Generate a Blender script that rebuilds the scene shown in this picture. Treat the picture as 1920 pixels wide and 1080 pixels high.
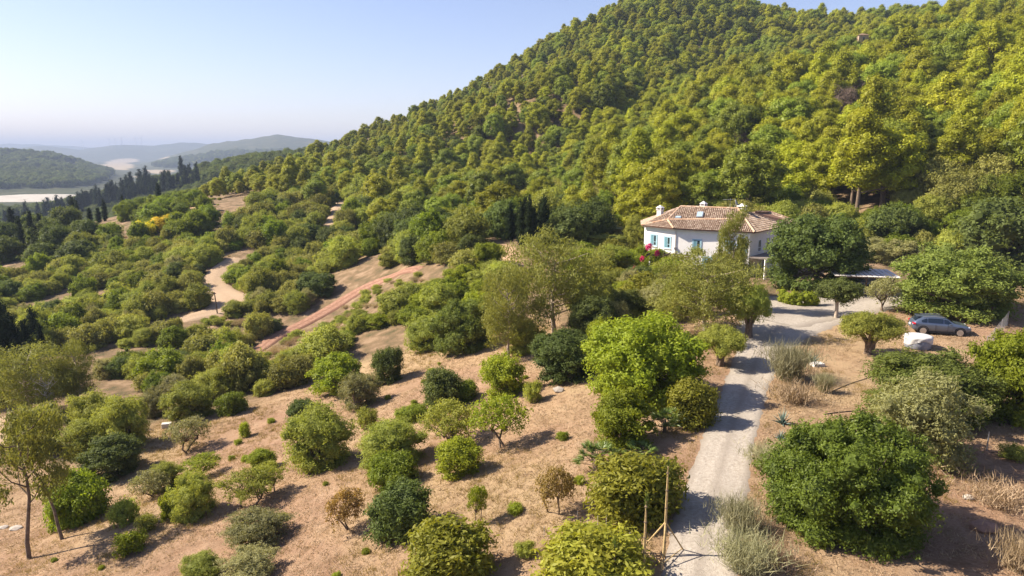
import bpy, math, numpy as np
from math import radians, sin, cos, tan, pi
from mathutils import Vector, Matrix
for o in list(bpy.data.objects): bpy.data.objects.remove(o)
S = bpy.context.scene
COL = S.collection
# ---------------------------------------------------------------- camera
H = 15.2                      # camera height above the drive
PITCH = radians(11.1)         # looking down
FPX = 1297.0                  # focal length in 1920-px units
cam = bpy.data.cameras.new('camera'); cam.lens = 36 * FPX / 1920; cam.sensor_width = 36
cam.clip_start = 0.3; cam.clip_end = 60000
cam_o = bpy.data.objects.new('camera', cam); COL.objects.link(cam_o)
cam_o.location = (0, 0, H); cam_o.rotation_euler = (pi / 2 - PITCH, 0, 0)
S.camera = cam_o
# ---------------------------------------------------------------- sky, sun, exposure
SUN_AZ = math.atan2(0.17, -0.985)      # direction towards the sun, from +X
SUN_EL = radians(40)
world = bpy.data.worlds.new('World'); S.world = world; world.use_nodes = True
nt = world.node_tree; bg = nt.nodes['Background']
sky = nt.nodes.new('ShaderNodeTexSky'); sky.sky_type = 'NISHITA'; sky.sun_disc = False
sky.sun_elevation = SUN_EL; sky.sun_rotation = pi / 2 - SUN_AZ
sky.air_density = 1.0; sky.dust_density = 0.6; sky.ozone_density = 3.0; sky.altitude = 200
tn = nt.nodes.new('ShaderNodeMix'); tn.data_type = 'RGBA'; tn.blend_type = 'MULTIPLY'; tn.inputs[0].default_value = 1; tn.inputs[7].default_value = (1.12, 0.935, 0.985, 1)
nt.links.new(sky.outputs[0], tn.inputs[6]); nt.links.new(tn.outputs[2], bg.inputs[0]); bg.inputs[1].default_value = 0.077
sun = bpy.data.lights.new('sun', 'SUN'); sun.energy = 5.0; sun.angle = radians(0.53); sun.color = (1.0, 0.90, 0.745)
sun_o = bpy.data.objects.new('sun', sun); COL.objects.link(sun_o); sun_o.location = (-60, 20, 80)
sd = Vector((cos(SUN_AZ) * cos(SUN_EL), sin(SUN_AZ) * cos(SUN_EL), sin(SUN_EL)))
sun_o.rotation_euler = sd.to_track_quat('Z', 'Y').to_euler()
S.view_settings.view_transform = 'Standard'; S.view_settings.look = 'None'
S.view_settings.exposure = 1.28; S.view_settings.gamma = 1; S.view_settings.use_curve_mapping = False
S.render.engine = 'CYCLES'
cy = S.cycles
cy.max_bounces = 6; cy.diffuse_bounces = 4; cy.glossy_bounces = 2; cy.transmission_bounces = 3
cy.volume_bounces = 0; cy.transparent_max_bounces = 6; cy.caustics_reflective = False; cy.caustics_refractive = False
cy.use_denoising = True; cy.use_adaptive_sampling = False
# ---------------------------------------------------------------- photo geometry helpers
cp, sp = cos(PITCH), sin(PITCH)
def ray(u, v):
    a = (u - 960) / FPX; b = -(v - 540) / FPX
    return np.array([a, cp + b * sp, -sp + b * cp])
def PY(u, v, Y):
    d = ray(u, v); t = Y / d[1]; return np.array([0, 0, H]) + d * t
def PZ(u, z, Y):
    dep = Y * cp - (z - H) * sp
    return np.array([(u - 960) / FPX * dep, Y, z])
def proj(X, Y, Z):
    dep = Y * cp - (Z - H) * sp; up = Y * sp + (Z - H) * cp
    dep = np.where(np.abs(dep) < 1e-3, 1e-3, dep)
    return 960 + FPX * X / dep, 540 - FPX * up / dep, dep
# ---------------------------------------------------------------- mesh helpers
def mesh_np(name, V, faces, mats, tint=None, midx=None, smooth=False):
    """faces: list of (m,k) int arrays; tint: per-vertex float"""
    me = bpy.data.meshes.new(name)
    V = np.asarray(V, dtype=np.float32)
    faces = [np.asarray(f, dtype=np.int32) for f in faces if len(f)]
    me.vertices.add(len(V)); me.vertices.foreach_set('co', V.ravel())
    loops = np.concatenate([f.ravel() for f in faces])
    tot = np.concatenate([np.full(len(f), f.shape[1], np.int32) for f in faces])
    start = np.concatenate([[0], np.cumsum(tot)[:-1]]).astype(np.int32)
    me.loops.add(len(loops)); me.loops.foreach_set('vertex_index', loops)
    me.polygons.add(len(tot)); me.polygons.foreach_set('loop_start', start)
    try: me.polygons.foreach_set('loop_total', tot)
    except Exception: pass
    if midx is not None: me.polygons.foreach_set('material_index', np.asarray(midx, np.int32))
    me.polygons.foreach_set('use_smooth', np.full(len(tot), bool(smooth)))
    if tint is not None:
        at = me.attributes.new('tint', 'FLOAT', 'POINT'); at.data.foreach_set('value', np.asarray(tint, np.float32))
    for m in (mats if isinstance(mats, (list, tuple)) else [mats]): me.materials.append(m)
    me.update(); me.validate()
    return me
def link(name, data, parent=None, loc=None, rz=None):
    o = bpy.data.objects.new(name, data); COL.objects.link(o)
    if parent is not None: o.parent = parent
    if loc is not None: o.location = [float(c) for c in loc]
    if rz is not None: o.rotation_euler = (0, 0, rz)
    return o
def tag(o, label=None, cat=None, group=None, kind=None):
    if label: o['label'] = label
    if cat: o['category'] = cat
    if group: o['group'] = group
    if kind: o['kind'] = kind
    return o
def empty(name, loc, rz=0, label=None, cat=None, group=None):
    o = link(name, None, loc=loc, rz=rz); o.empty_display_size = 0.5
    return tag(o, label, cat, group)
class MB:
    """collects shapes into one mesh"""
    def __init__(s): s.V = []; s.F = []; s.n = 0
    def add(s, V, F):
        s.V += [tuple(map(float, v)) for v in V]; s.F += [tuple(i + s.n for i in f) for f in F]; s.n = len(s.V); return s
    def box(s, x0, x1, y0, y1, z0, z1):
        V = [(x, y, z) for z in (z0, z1) for y in (y0, y1) for x in (x0, x1)]
        return s.add(V, [(0, 2, 3, 1), (4, 5, 7, 6), (0, 1, 5, 4), (2, 6, 7, 3), (0, 4, 6, 2), (1, 3, 7, 5)])
    def obox(s, c, ax, ay, az):
        c = np.array(c, float); ax, ay, az = [np.array(a, float) for a in (ax, ay, az)]
        V = [c + i * ax + j * ay + k * az for k in (-1, 1) for j in (-1, 1) for i in (-1, 1)]
        return s.add(V, [(0, 2, 3, 1), (4, 5, 7, 6), (0, 1, 5, 4), (2, 6, 7, 3), (0, 4, 6, 2), (1, 3, 7, 5)])
    def beam(s, a, b, w, h=None):
        a, b = np.array(a, float), np.array(b, float); d = b - a; L = np.linalg.norm(d); d /= L
        r = np.cross(d, (0, 0, 1)); r = r / np.linalg.norm(r) if np.linalg.norm(r) > 1e-4 else np.array([1., 0, 0])
        u = np.cross(r, d); h = h or w
        return s.obox((a + b) / 2, d * L / 2, r * w / 2, u * h / 2)
    def prism(s, poly, z0, z1):
        n = len(poly); V = [(p[0], p[1], z0) for p in poly] + [(p[0], p[1], z1) for p in poly]
        return s.add(V, [tuple(range(n))[::-1], tuple(range(n, 2 * n))] + [(i, (i + 1) % n, n + (i + 1) % n, n + i) for i in range(n)])
    def tube(s, path, radii, k=6, cap=True):
        V, F = tube_np(np.array(path, float), np.array(radii, float), k, cap); return s.add(V, F)
    def lathe(s, prof, k=16, c=(0, 0, 0)):
        V = []; F = []
        for r, z in prof:
            for i in range(k): V.append((c[0] + r * cos(2 * pi * i / k), c[1] + r * sin(2 * pi * i / k), c[2] + z))
        for j in range(len(prof) - 1):
            for i in range(k): F.append((j * k + i, j * k + (i + 1) % k, (j + 1) * k + (i + 1) % k, (j + 1) * k + i))
        F.append(tuple(range(k))[::-1]); F.append(tuple(range((len(prof) - 1) * k, len(prof) * k)))
        return s.add(V, F)
    def build(s, name, mat, parent=None, smooth=False, loc=None, rz=None, bevel=0):
        me = bpy.data.meshes.new(name); me.from_pydata(s.V, [], s.F); me.materials.append(mat); me.update()
        if smooth: me.polygons.foreach_set('use_smooth', np.ones(len(me.polygons), bool))
        o = link(name, me, parent, loc, rz)
        if bevel:
            m = o.modifiers.new('bevel', 'BEVEL'); m.width = bevel; m.segments = 2; m.limit_method = 'ANGLE'
        return o
def tube_np(P, R, k=6, cap=True):
    n = len(P); T = np.gradient(P, axis=0); T /= np.linalg.norm(T, axis=1)[:, None] + 1e-9
    ref = np.array([1., 0, 0]) if abs(T[0][0]) < 0.8 else np.array([0, 1., 0])
    V = []
    for i in range(n):
        a = np.cross(T[i], ref); a /= np.linalg.norm(a) + 1e-9; b = np.cross(T[i], a)
        ang = np.arange(k) * 2 * pi / k
        V.append(P[i] + R[i] * (np.cos(ang)[:, None] * a + np.sin(ang)[:, None] * b))
    V = np.concatenate(V)
    F = [(i * k + j, i * k + (j + 1) % k, (i + 1) * k + (j + 1) % k, (i + 1) * k + j) for i in range(n - 1) for j in range(k)]
    if cap: F += [tuple(range(k))[::-1], tuple(range((n - 1) * k, n * k))]
    return V, F
def smoothstep(a, b, x):
    t = np.clip((x - a) / (b - a), 0, 1); return t * t * (3 - 2 * t)
# value noise for terrain and scatter masks
_rg = np.random.default_rng(5); _NT = _rg.random((256, 256))
def vnoise(x, y):
    x = np.asarray(x, float); y = np.asarray(y, float)
    xi = np.floor(x).astype(int); yi = np.floor(y).astype(int); fx = x - xi; fy = y - yi
    fx = fx * fx * (3 - 2 * fx); fy = fy * fy * (3 - 2 * fy)
    g = lambda i, j: _NT[i & 255, j & 255]
    return (g(xi, yi) * (1 - fx) + g(xi + 1, yi) * fx) * (1 - fy) + (g(xi, yi + 1) * (1 - fx) + g(xi + 1, yi + 1) * fx) * fy
def fbm(x, y, o=4):
    s = 0; a = 0.5
    for i in range(o): s = s + a * vnoise(x * 2 ** i + 17.3 * i, y * 2 ** i + 5.1 * i); a *= 0.5
    return s
# ---------------------------------------------------------------- materials
def node_mat(name):
    m = bpy.data.materials.new(name); m.use_nodes = True; t = m.node_tree
    b = t.nodes['Principled BSDF']; return m, t, b
def N(t, typ, **kw):
    n = t.nodes.new(typ)
    for k, v in kw.items():
        if k.startswith('i_'): n.inputs[k[2:].replace('_', ' ')].default_value = v
        else: setattr(n, k, v)
    return n
def noise(t, scale, detail=6, rough=0.6, coord=None):
    n = N(t, 'ShaderNodeTexNoise'); n.inputs['Scale'].default_value = scale; n.inputs['Detail'].default_value = detail
    n.inputs['Roughness'].default_value = rough
    if coord: t.links.new(coord, n.inputs['Vector'])
    return n
def ramp(t, fac, stops):
    r = N(t, 'ShaderNodeValToRGB'); el = r.color_ramp.elements
    while len(el) < len(stops): el.new(0.5)
    for e, (p, c) in zip(el, stops): e.position = p; e.color = (c[0], c[1], c[2], 1)
    t.links.new(fac, r.inputs[0]); return r
def mix(t, fac, a, b, mode='MIX'):
    n = N(t, 'ShaderNodeMix', data_type='RGBA', blend_type=mode)
    for s, x in ((n.inputs[0], fac), (n.inputs[6], a), (n.inputs[7], b)):
        if hasattr(x, 'is_linked'): t.links.new(x, s)
        elif isinstance(x, (int, float)): s.default_value = x
        else: s.default_value = (*x, 1)
    return n.outputs[2]
def math_n(t, op, a, b=0.0):
    n = N(t, 'ShaderNodeMath', operation=op)
    for s, x in ((n.inputs[0], a), (n.inputs[1], b)):
        if hasattr(x, 'is_linked'): t.links.new(x, s)
        else: s.default_value = x
    return n.outputs[0]
def bump(t, bsdf, h, strength=0.3, dist=0.05):
    n = N(t, 'ShaderNodeBump'); n.inputs['Strength'].default_value = strength; n.inputs['Distance'].default_value = dist
    t.links.new(h, n.inputs['Height']); t.links.new(n.outputs[0], bsdf.inputs['Normal'])
def simple(name, col, rough=0.7, metal=0.0, vary=0.15, scale=3.0, spec=0.3, bumpv=0.0, var2=None):
    m, t, b = node_mat(name)
    c = N(t, 'ShaderNodeTexCoord').outputs['Object']; n = noise(t, scale, 5, 0.6, c)
    lo = tuple(x * (1 - vary) for x in col); hi = var2 or tuple(min(1, x * (1 + vary)) for x in col)
    r = ramp(t, n.outputs[0], [(0.3, lo), (0.7, hi)]); t.links.new(r.outputs[0], b.inputs['Base Color'])
    b.inputs['Roughness'].default_value = rough; b.inputs['Metallic'].default_value = metal
    b.inputs['Specular IOR Level'].default_value = spec
    if bumpv: bump(t, b, n.outputs[0], bumpv, 0.02)
    return m
def foliage(name, dark, pale_tone, alt=None, transl=0.3, altamt=0.35, rough=0.55, spec=0.25):
    """leaf colour varies per leaf (tint), per clump (noise) and per tree (random)"""
    m, t, b = node_mat(name)
    at = N(t, 'ShaderNodeAttribute', attribute_name='tint').outputs['Fac']
    oi = N(t, 'ShaderNodeObjectInfo').outputs['Random']
    co = N(t, 'ShaderNodeTexCoord').outputs['Object']; n = noise(t, 0.9, 3, 0.5, co)
    c = mix(t, at, dark, pale_tone)
    alt = alt or tuple(x * k for x, k in zip(pale_tone, (1.5, 1.15, 0.8)))
    f = math_n(t, 'MULTIPLY', n.outputs[0], math_n(t, 'MULTIPLY', oi, 2 * altamt))
    c = mix(t, f, c, alt)
    hs = N(t, 'ShaderNodeHueSaturation'); t.links.new(c, hs.inputs['Color'])
    wn = N(t, 'ShaderNodeTexWhiteNoise', noise_dimensions='1D'); t.links.new(oi, wn.inputs['W'])
    mr = N(t, 'ShaderNodeMapRange'); t.links.new(wn.outputs[0], mr.inputs[0]); mr.inputs[3].default_value = 0.78; mr.inputs[4].default_value = 1.22
    t.links.new(mr.outputs[0], hs.inputs['Value'])
    mh = N(t, 'ShaderNodeMapRange'); t.links.new(oi, mh.inputs[0]); mh.inputs[3].default_value = 0.482; mh.inputs[4].default_value = 0.518
    t.links.new(mh.outputs[0], hs.inputs['Hue'])
    t.links.new(hs.outputs[0], b.inputs['Base Color']); b.inputs['Roughness'].default_value = rough
    b.inputs['Specular IOR Level'].default_value = spec
    tr = N(t, 'ShaderNodeBsdfTranslucent'); t.links.new(mix(t, 1.0, hs.outputs[0], (1.25, 1.2, 0.55), 'MULTIPLY'), tr.inputs[0])
    mx = N(t, 'ShaderNodeMixShader'); mx.inputs[0].default_value = transl
    t.links.new(b.outputs[0], mx.inputs[1]); t.links.new(tr.outputs[0], mx.inputs[2])
    t.links.new(mx.outputs[0], t.nodes['Material Output'].inputs[0])
    return m
# ================================================================ TERRAIN
CTRL = []           # x, y, z
def cz(u, v, z):    # a spot seen at pixel (u,v) lying at height z
    d = ray(u, v); t = (z - H) / d[2]; CTRL.append((d[0] * t, d[1] * t, z))
def cY(u, v, Y, dz=0.0):
    p = PY(u, v, Y); CTRL.append((p[0], p[1], p[2] - dz))
for u, v, z in [(1310, 1080, 0), (1360, 850, 0), (1410, 680, 0), (1500, 585, 0), (1600, 620, 0.1), (1780, 640, 0.2), (1890, 560, 0.6), (1700, 1000, 0.2),
                (1900, 1050, 0.5), (1900, 740, 0.5), (1120, 940, -0.6), (1040, 720, -1.6), (960, 800, -2.2), (860, 700, -4.0), (1150, 760, -0.7), (1000, 1060, -1.2),
                (700, 1000, -3.4), (450, 1050, -5.2), (200, 1000, -7.2), (30, 1075, -8.3), (600, 885, -5.3), (450, 780, -9.0), (300, 880, -9.6), (720, 780, -5.8),
                (560, 725, -9.0), (1300, 560, 0.0), (1200, 620, -0.6), (1240, 530, 0.0), (1050, 620, -1.8), (1130, 560, -0.6)]: cz(u, v, z)
for u, v, Y in [(650, 600, 108), (790, 512, 104), (720, 535, 106), (600, 590, 112), (935, 482, 97), (410, 570, 122), (430, 495, 152), (610, 455, 168), (638, 395, 205),
                (365, 385, 232), (280, 395, 262), (60, 445, 232), (100, 505, 170), (40, 670, 104), (200, 700, 88), (0, 840, 60), (500, 625, 108), (300, 530, 148),
                (250, 600, 118), (900, 560, 85), (860, 620, 76), (520, 520, 150), (170, 420, 245), (1080, 480, 100), (980, 440, 120), (800, 450, 140), (700, 480, 132)]: cY(u, v, Y)
for u, v, Y, dz in [(560, 272, 330, 14), (480, 300, 310, 12), (420, 325, 290, 10), (700, 232, 350, 13), (800, 190, 370, 14), (1000, 102, 400, 14), (1200, 4, 430, 15), (1330, -22, 450, 14), (1480, 4, 450, 14),
                    (1000, 330, 200, 7), (1000, 250, 270, 8), (800, 300, 260, 8), (1150, 300, 190, 7), (1200, 200, 285, 8), (1300, 355, 118, 6), (1150, 390, 125, 6), (1050, 410, 130, 6), (1480, 320, 122, 8),
                    (1500, 215, 170, 9), (1500, 116, 235, 14), (1300, 126, 285, 12), (1610, 104, 222, 14), (1750, 70, 212, 14), (1750, 170, 165, 13), (1850, 310, 108, 6), (1900, 440, 93, 5), (1700, 400, 98, 7),
                    (1640, 30, 292, 15), (1900, 0, 255, 16), (1560, 32, 400, 16), (1450, 62, 390, 13), (1350, 60, 400, 13), (1600, 300, 125, 9), (1950, 150, 170, 9), (1880, 500, 80, 3)]: cY(u, v, Y, dz)
for u, v, Y, dz in [(1000, 172, 288, 8), (1140, 148, 288, 8), (900, 205, 290, 8), (1000, 140, 352, 8), (1140, 95, 360, 8)]: cY(u, v, Y, dz)
CTRL += [ (113, 305, 30), (92, 325, 34), (135, 330, 44), (75, 312, 34), (150, 275, 44), (0, -40, -1.0), (-60, -30, -12), (60, -30, 2), (-110, 20, -22), (-130, 100, -22), (-210, 160, -26), (110, 40, 7), (120, 100, 14), (200, 120, 40), (260, 200, 62),
         (-260, 240, -30), (0, 12, -1.5), (12, 10, 0), (30, 12, 0.6), (-14, 15, -5), (-40, 18, -10),
         (30, 90, 0.0), (22, 90, 0.0), (27, 97, 0.3), (36, 88, 0.2), (42, 82, 0.3), (44, 76, 0.2)]
CTRL = np.array(CTRL)
def _U(r2): return np.where(r2 > 1e-9, r2 * np.log(r2 + 1e-12), 0)
_sc = 100.0; _P = CTRL[:, :2] / _sc; _n = len(_P)
_K = _U(((_P[:, None] - _P[None]) ** 2).sum(-1)) + np.eye(_n) * 0.002
_A = np.zeros((_n + 3, _n + 3)); _A[:_n, :_n] = _K; _A[:_n, _n] = 1; _A[:_n, _n + 1:] = _P; _A[_n:, :_n] = _A[:_n, _n:].T
_W = np.linalg.solve(_A, np.concatenate([CTRL[:, 2], [0, 0, 0]]))
def tps(x, y):
    q = np.stack([np.ravel(x), np.ravel(y)], 1) / _sc; out = np.empty(len(q))
    for i in range(0, len(q), 40000):
        b = q[i:i + 40000]; out[i:i + 40000] = _U(((b[:, None] - _P[None]) ** 2).sum(-1)) @ _W[:_n] + _W[_n] + b @ _W[_n + 1:]
    return out.reshape(np.shape(x))
# far layers: crest profile as the photo shows it, at its own distance
LAYERS = [  # distance, half width, floor, [(bearing u, crest v)]
    (720, 330, [(-300, 440), (60, 402), (160, 378), (240, 355), (325, 330), (410, 308), (480, 298), (560, 288), (700, 275), (1000, 260), (1400, 255)]),
    (2050, 860, [(-900, 262), (-400, 270), (0, 284), (62, 286), (105, 292), (150, 305), (180, 317), (225, 330), (300, 352), (420, 372), (700, 375)]),
    (4300, 1500, [(-500, 330), (120, 322), (262, 309), (310, 293), (375, 275), (400, 266), (480, 257), (520, 250), (560, 256), (650, 268), (800, 262), (1200, 258)]),
    (7200, 1700, [(-800, 268), (-200, 276), (0, 279), (40, 277), (82, 271), (120, 276), (150, 280), (205, 272), (240, 271), (290, 272), (340, 266), (372, 267), (450, 273), (800, 268), (1500, 265)]),
    (10500, 2200, [(-900, 262), (-200, 268), (0, 270), (22, 267), (60, 269), (130, 273), (200, 276), (400, 275), (900, 268), (1800, 262)])]
def far_h(x, y):
    r = np.hypot(x, y) + 1e-6; yy = np.maximum(y, 0.25 * r)
    u = 960 + FPX * x / (yy * cp); h = -60 + 6 * fbm(x / 300, y / 300)
    for D, W, pr in LAYERS:
        pu = np.array([p[0] for p in pr], float); pv = np.array([p[1] for p in pr], float)
        v = np.interp(u, pu, pv); el = np.tan(np.arctan((540 - v) / FPX) - PITCH)
        crest = H + el * D * np.cos(np.arctan(np.clip((u - 960) / FPX, -1.5, 1.5)) * 0) - 4
        n = fbm(x / (W * 0.55) + D, y / (W * 0.55), 4)
        rr = r * np.cos(np.arctan2(x, np.maximum(y, 1e-3)))   # forward distance
        dd = np.abs(rr + (n - 0.47) * W * 0.7 - D) / W
        bumpf = np.clip(1 - dd, 0, 1); bumpf = bumpf ** (0.8 if D == 2050 else 1.15) * (1 - 0.3 * (1 - n) * (1 - bumpf))
        h = np.maximum(h, -60 + (crest + 60) * np.where(dd < 1, bumpf, 0))
    return np.where(y > -200, h, -40)
def blendw(x, y):
    r = np.hypot(x, y); u = 960 + FPX * np.divide(x, np.maximum(y, 1.0))
    R1 = np.interp(u, [-600, 0, 300, 560, 900, 1200, 2200], [270, 285, 330, 385, 420, 480, 480]); R1 = np.where(y < 30, 260, R1)
    return smoothstep(R1, R1 * 1.5, r)
def height(x, y):
    x = np.asarray(x, float); y = np.asarray(y, float)
    w = blendw(x, y)
    near = tps(x, y); r = np.hypot(x, y)
    near = near + (fbm(x / 9, y / 9) - 0.47) * 0.55 * smoothstep(20, 60, r) + (fbm(x / 2.2 + 9, y / 2.2, 3) - 0.44) * 0.16 * (1 - smoothstep(60, 120, r))
    out = near
    if np.any(w > 0): out = near * (1 - w) + far_h(x, y) * w
    return out
# polar sheet: fine near the lens, coarse at the horizon
az = np.concatenate([np.radians(np.arange(-46, 46.01, 0.33)), np.radians(np.arange(49, 314, 4.0))])
rad = np.concatenate([[2.0], np.geomspace(5, 16000, 560)])
NR, NA = len(rad), len(az)
gx = rad[:, None] * np.sin(az)[None]; gy = rad[:, None] * np.cos(az)[None]
gz = height(gx, gy)
_lr = np.log(rad)
def ground(x, y):
    """bilinear height on the sheet itself"""
    x = np.asarray(x, float); y = np.asarray(y, float)
    r = np.clip(np.hypot(x, y), 2.001, 15999); a = np.arctan2(x, y); a = np.where(a < az[0], a + 2 * pi, a)
    i = np.clip(np.searchsorted(rad, r) - 1, 0, NR - 2); j = np.clip(np.searchsorted(az, a) - 1, 0, NA - 1); j2 = (j + 1) % NA
    fr = (r - rad[i]) / (rad[i + 1] - rad[i]); aw = np.where(j2 == 0, az[0] + 2 * pi, az[j2]); fa = np.clip((a - az[j]) / (aw - az[j]), 0, 1)
    return (gz[i, j] * (1 - fa) + gz[i, j2] * fa) * (1 - fr) + (gz[i + 1, j] * (1 - fa) + gz[i + 1, j2] * fa) * fr
def hit(u, v, rmax=12000):
    """where the sight line through pixel (u,v) meets the ground"""
    d = ray(u, v); t = np.geomspace(8, rmax, 4000); p = d[None] * t[:, None]; p[:, 2] += H
    g = ground(p[:, 0], p[:, 1]); k = np.nonzero(p[:, 2] < g)[0]
    k = k[0] if len(k) else len(t) - 1
    q = p[k]; return np.array([q[0], q[1], float(ground(q[0], q[1]))])
# zones with their own soil colour: 0 dry grass slope, 1 scrub floor; pale fields; red earth
uu, vv, dd = proj(gx, gy, gz)
def pip(poly, x, y):
    x = np.asarray(x); y = np.asarray(y); ins = np.zeros(np.shape(x), bool); n = len(poly)
    for i in range(n):
        x1, y1 = poly[i]; x2, y2 = poly[(i + 1) % n]
        c = ((y1 > y) != (y2 > y)) & (x < (x2 - x1) * (y - y1) / (y2 - y1 + 1e-12) + x1); ins ^= c
    return ins
def wpoly(px): return [tuple(hit(u, v)[:2]) for u, v in px]
DRY = [wpoly([(-200, 1300), (-200, 1000), (0, 870), (170, 880), (300, 790), (440, 770), (560, 725), (640, 690), (740, 660), (860, 640), (960, 600), (1040, 600), (1120, 640), (1300, 600), (1420, 560), (1560, 545), (1850, 545), (1960, 525), (2300, 600), (2300, 1300)])]
PALE = [wpoly(p) for p in ([(190, 310), (205, 301), (238, 296), (262, 300), (240, 306), (255, 312), (235, 319), (200, 317)], [(265, 320), (290, 318), (325, 319), (322, 324), (290, 326)],
                           [(245, 331), (270, 329), (282, 331), (262, 334)], [(298, 297), (320, 294), (318, 297), (300, 299)], [(432, 302), (450, 293), (462, 290), (464, 300), (440, 304)], [(-5, 312), (8, 308), (8, 313), (-5, 315)])]
SANDY = [wpoly(p) for p in ([(344, 398), (352, 374), (380, 370), (384, 398), (362, 402)], [(910, 505), (920, 470), (950, 458), (985, 475), (975, 505), (930, 520)], [(1035, 325), (1045, 312), (1085, 312), (1082, 328)],
                            [(760, 560), (800, 545), (830, 560), (800, 590), (760, 590)], [(0, 540), (20, 528), (70, 512), (64, 530), (20, 545)], [(590, 470), (605, 440), (630, 440), (628, 470)])]
dry = np.zeros(gx.shape)
for p in DRY: dry = np.maximum(dry, pip(p, gx, gy) * 1.0)
for _ in range(3): dry = (np.roll(dry, 1, 0) + np.roll(dry, -1, 0) + np.roll(dry, 1, 1) + np.roll(dry, -1, 1) + 2 * dry) / 6
pale = np.zeros(gx.shape)
for p in PALE: pale = np.maximum(pale, pip(p, gx, gy) * 1.0)
sandy = np.zeros(gx.shape)
for p in SANDY: sandy = np.maximum(sandy, pip(p, gx, gy) * 1.0)
for _ in range(2): sandy = (np.roll(sandy, 1, 0) + np.roll(sandy, -1, 0) + np.roll(sandy, 1, 1) + np.roll(sandy, -1, 1) + 2 * sandy) / 6

def ground_material():
    m, t, b = node_mat('dry_hillside_soil')
    co = N(t, 'ShaderNodeTexCoord').outputs['Object']
    n1 = noise(t, 0.12, 6, 0.62, co); n2 = noise(t, 1.6, 8, 0.7, co); n3 = noise(t, 9, 6, 0.75, co); n4 = noise(t, 0.4, 5, 0.6, co)
    straw = ramp(t, n2.outputs[0], [(0.28, (0.2435, 0.1404, 0.08)), (0.45, (0.3571, 0.2244, 0.139)), (0.6, (0.414, 0.2806, 0.181)), (0.78, (0.4629, 0.3466, 0.2444))])
    soil = ramp(t, n3.outputs[0], [(0.3, (0.1623, 0.0891, 0.0522)), (0.5, (0.3004, 0.1816, 0.1138)), (0.7, (0.3896, 0.2723, 0.1893))])
    c = mix(t, ramp(t, n4.outputs[0], [(0.36, (0, 0, 0)), (0.66, (1, 1, 1))]).outputs[0], straw.outputs[0], soil.outputs[0])
    c = mix(t, math_n(t, 'MULTIPLY', ramp(t, n1.outputs[0], [(0.45, (0, 0, 0)), (0.7, (1, 1, 1))]).outputs[0], 0.35), c, (0.3068, 0.2266, 0.139))
    n5 = noise(t, 0.055, 4, 0.55, co); n6 = noise(t, 0.7, 7, 0.75, co)
    c = mix(t, math_n(t, 'MULTIPLY', ramp(t, n5.outputs[0], [(0.42, (0, 0, 0)), (0.6, (1, 1, 1))]).outputs[0], 0.6), c, (0.43, 0.315, 0.17))
    c = mix(t, math_n(t, 'MULTIPLY', ramp(t, n6.outputs[0], [(0.5, (0, 0, 0)), (0.66, (1, 1, 1))]).outputs[0], 0.75), c, (0.19, 0.115, 0.062))
    # small dead tussocks
    vo = N(t, 'ShaderNodeTexVoronoi'); vo.inputs['Scale'].default_value = 2.4; t.links.new(co, vo.inputs['Vector'])
    sp_ = ramp(t, vo.outputs['Distance'], [(0.12, (1, 1, 1)), (0.30, (0, 0, 0))])
    c = mix(t, math_n(t, 'MULTIPLY', sp_.outputs[0], math_n(t, 'MULTIPLY', ramp(t, noise(t, 0.22, 4, 0.6, co).outputs[0], [(0.42, (0, 0, 0)), (0.62, (1, 1, 1))]).outputs[0], 0.85)), c, (0.1656, 0.1044, 0.0648))
    scrub = ramp(t, n4.outputs[0], [(0.3, (0.09, 0.08, 0.04)), (0.5, (0.20, 0.135, 0.078)), (0.7, (0.34, 0.235, 0.15))])
    za = N(t, 'ShaderNodeAttribute', attribute_name='zone').outputs['Color']
    sep = N(t, 'ShaderNodeSeparateColor'); t.links.new(za, sep.inputs[0])
    c = mix(t, sep.outputs[0], scrub.outputs[0], c)
    far = ramp(t, noise(t, 0.02, 8, 0.7, co).outputs[0], [(0.35, (0.035, 0.045, 0.02)), (0.55, (0.06, 0.065, 0.03)), (0.68, (0.13, 0.11, 0.06))])
    ln = N(t, 'ShaderNodeVectorMath', operation='LENGTH'); t.links.new(co, ln.inputs[0])
    fr = N(t, 'ShaderNodeMapRange'); t.links.new(ln.outputs['Value'], fr.inputs[0]); fr.inputs[1].default_value = 320; fr.inputs[2].default_value = 480
    c = mix(t, fr.outputs[0], c, far.outputs[0])
    c = mix(t, sep.outputs[1], c, ramp(t, noise(t, 0.05, 6, 0.6, co).outputs[0], [(0.3, (0.26, 0.2, 0.13)), (0.7, (0.40, 0.33, 0.235))]).outputs[0])
    c = mix(t, sep.outputs[2], c, ramp(t, n2.outputs[0], [(0.3, (0.42, 0.24, 0.14)), (0.7, (0.62, 0.42, 0.28))]).outputs[0])
    t.links.new(c, b.inputs['Base Color']); b.inputs['Roughness'].default_value = 0.95; b.inputs['Specular IOR Level'].default_value = 0.1
    hsum = math_n(t, 'ADD', math_n(t, 'MULTIPLY', n2.outputs[0], 0.5), math_n(t, 'MULTIPLY', n3.outputs[0], 0.3)); bump(t, b, hsum, 1.0, 0.4)
    return m
M_ground = ground_material()
idx = np.arange(NR * NA).reshape(NR, NA); j2 = np.roll(idx, -1, axis=1)
quads = np.stack([idx[:-1], idx[1:], j2[1:], j2[:-1]], -1).reshape(-1, 4)[:, ::-1]
me = mesh_np('ground', np.stack([gx, gy, gz], -1).reshape(-1, 3), [quads, idx[0][None, :]], M_ground, smooth=True)
ca = me.attributes.new('zone', 'FLOAT_COLOR', 'POINT')
ca.data.foreach_set('color', np.stack([dry, pale, sandy, np.ones_like(dry)], -1).astype(np.float32).ravel())
g_o = tag(link('ground', me), 'dry grassy hillside falling away to a wide wooded valley', None, None, 'structure')
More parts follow.
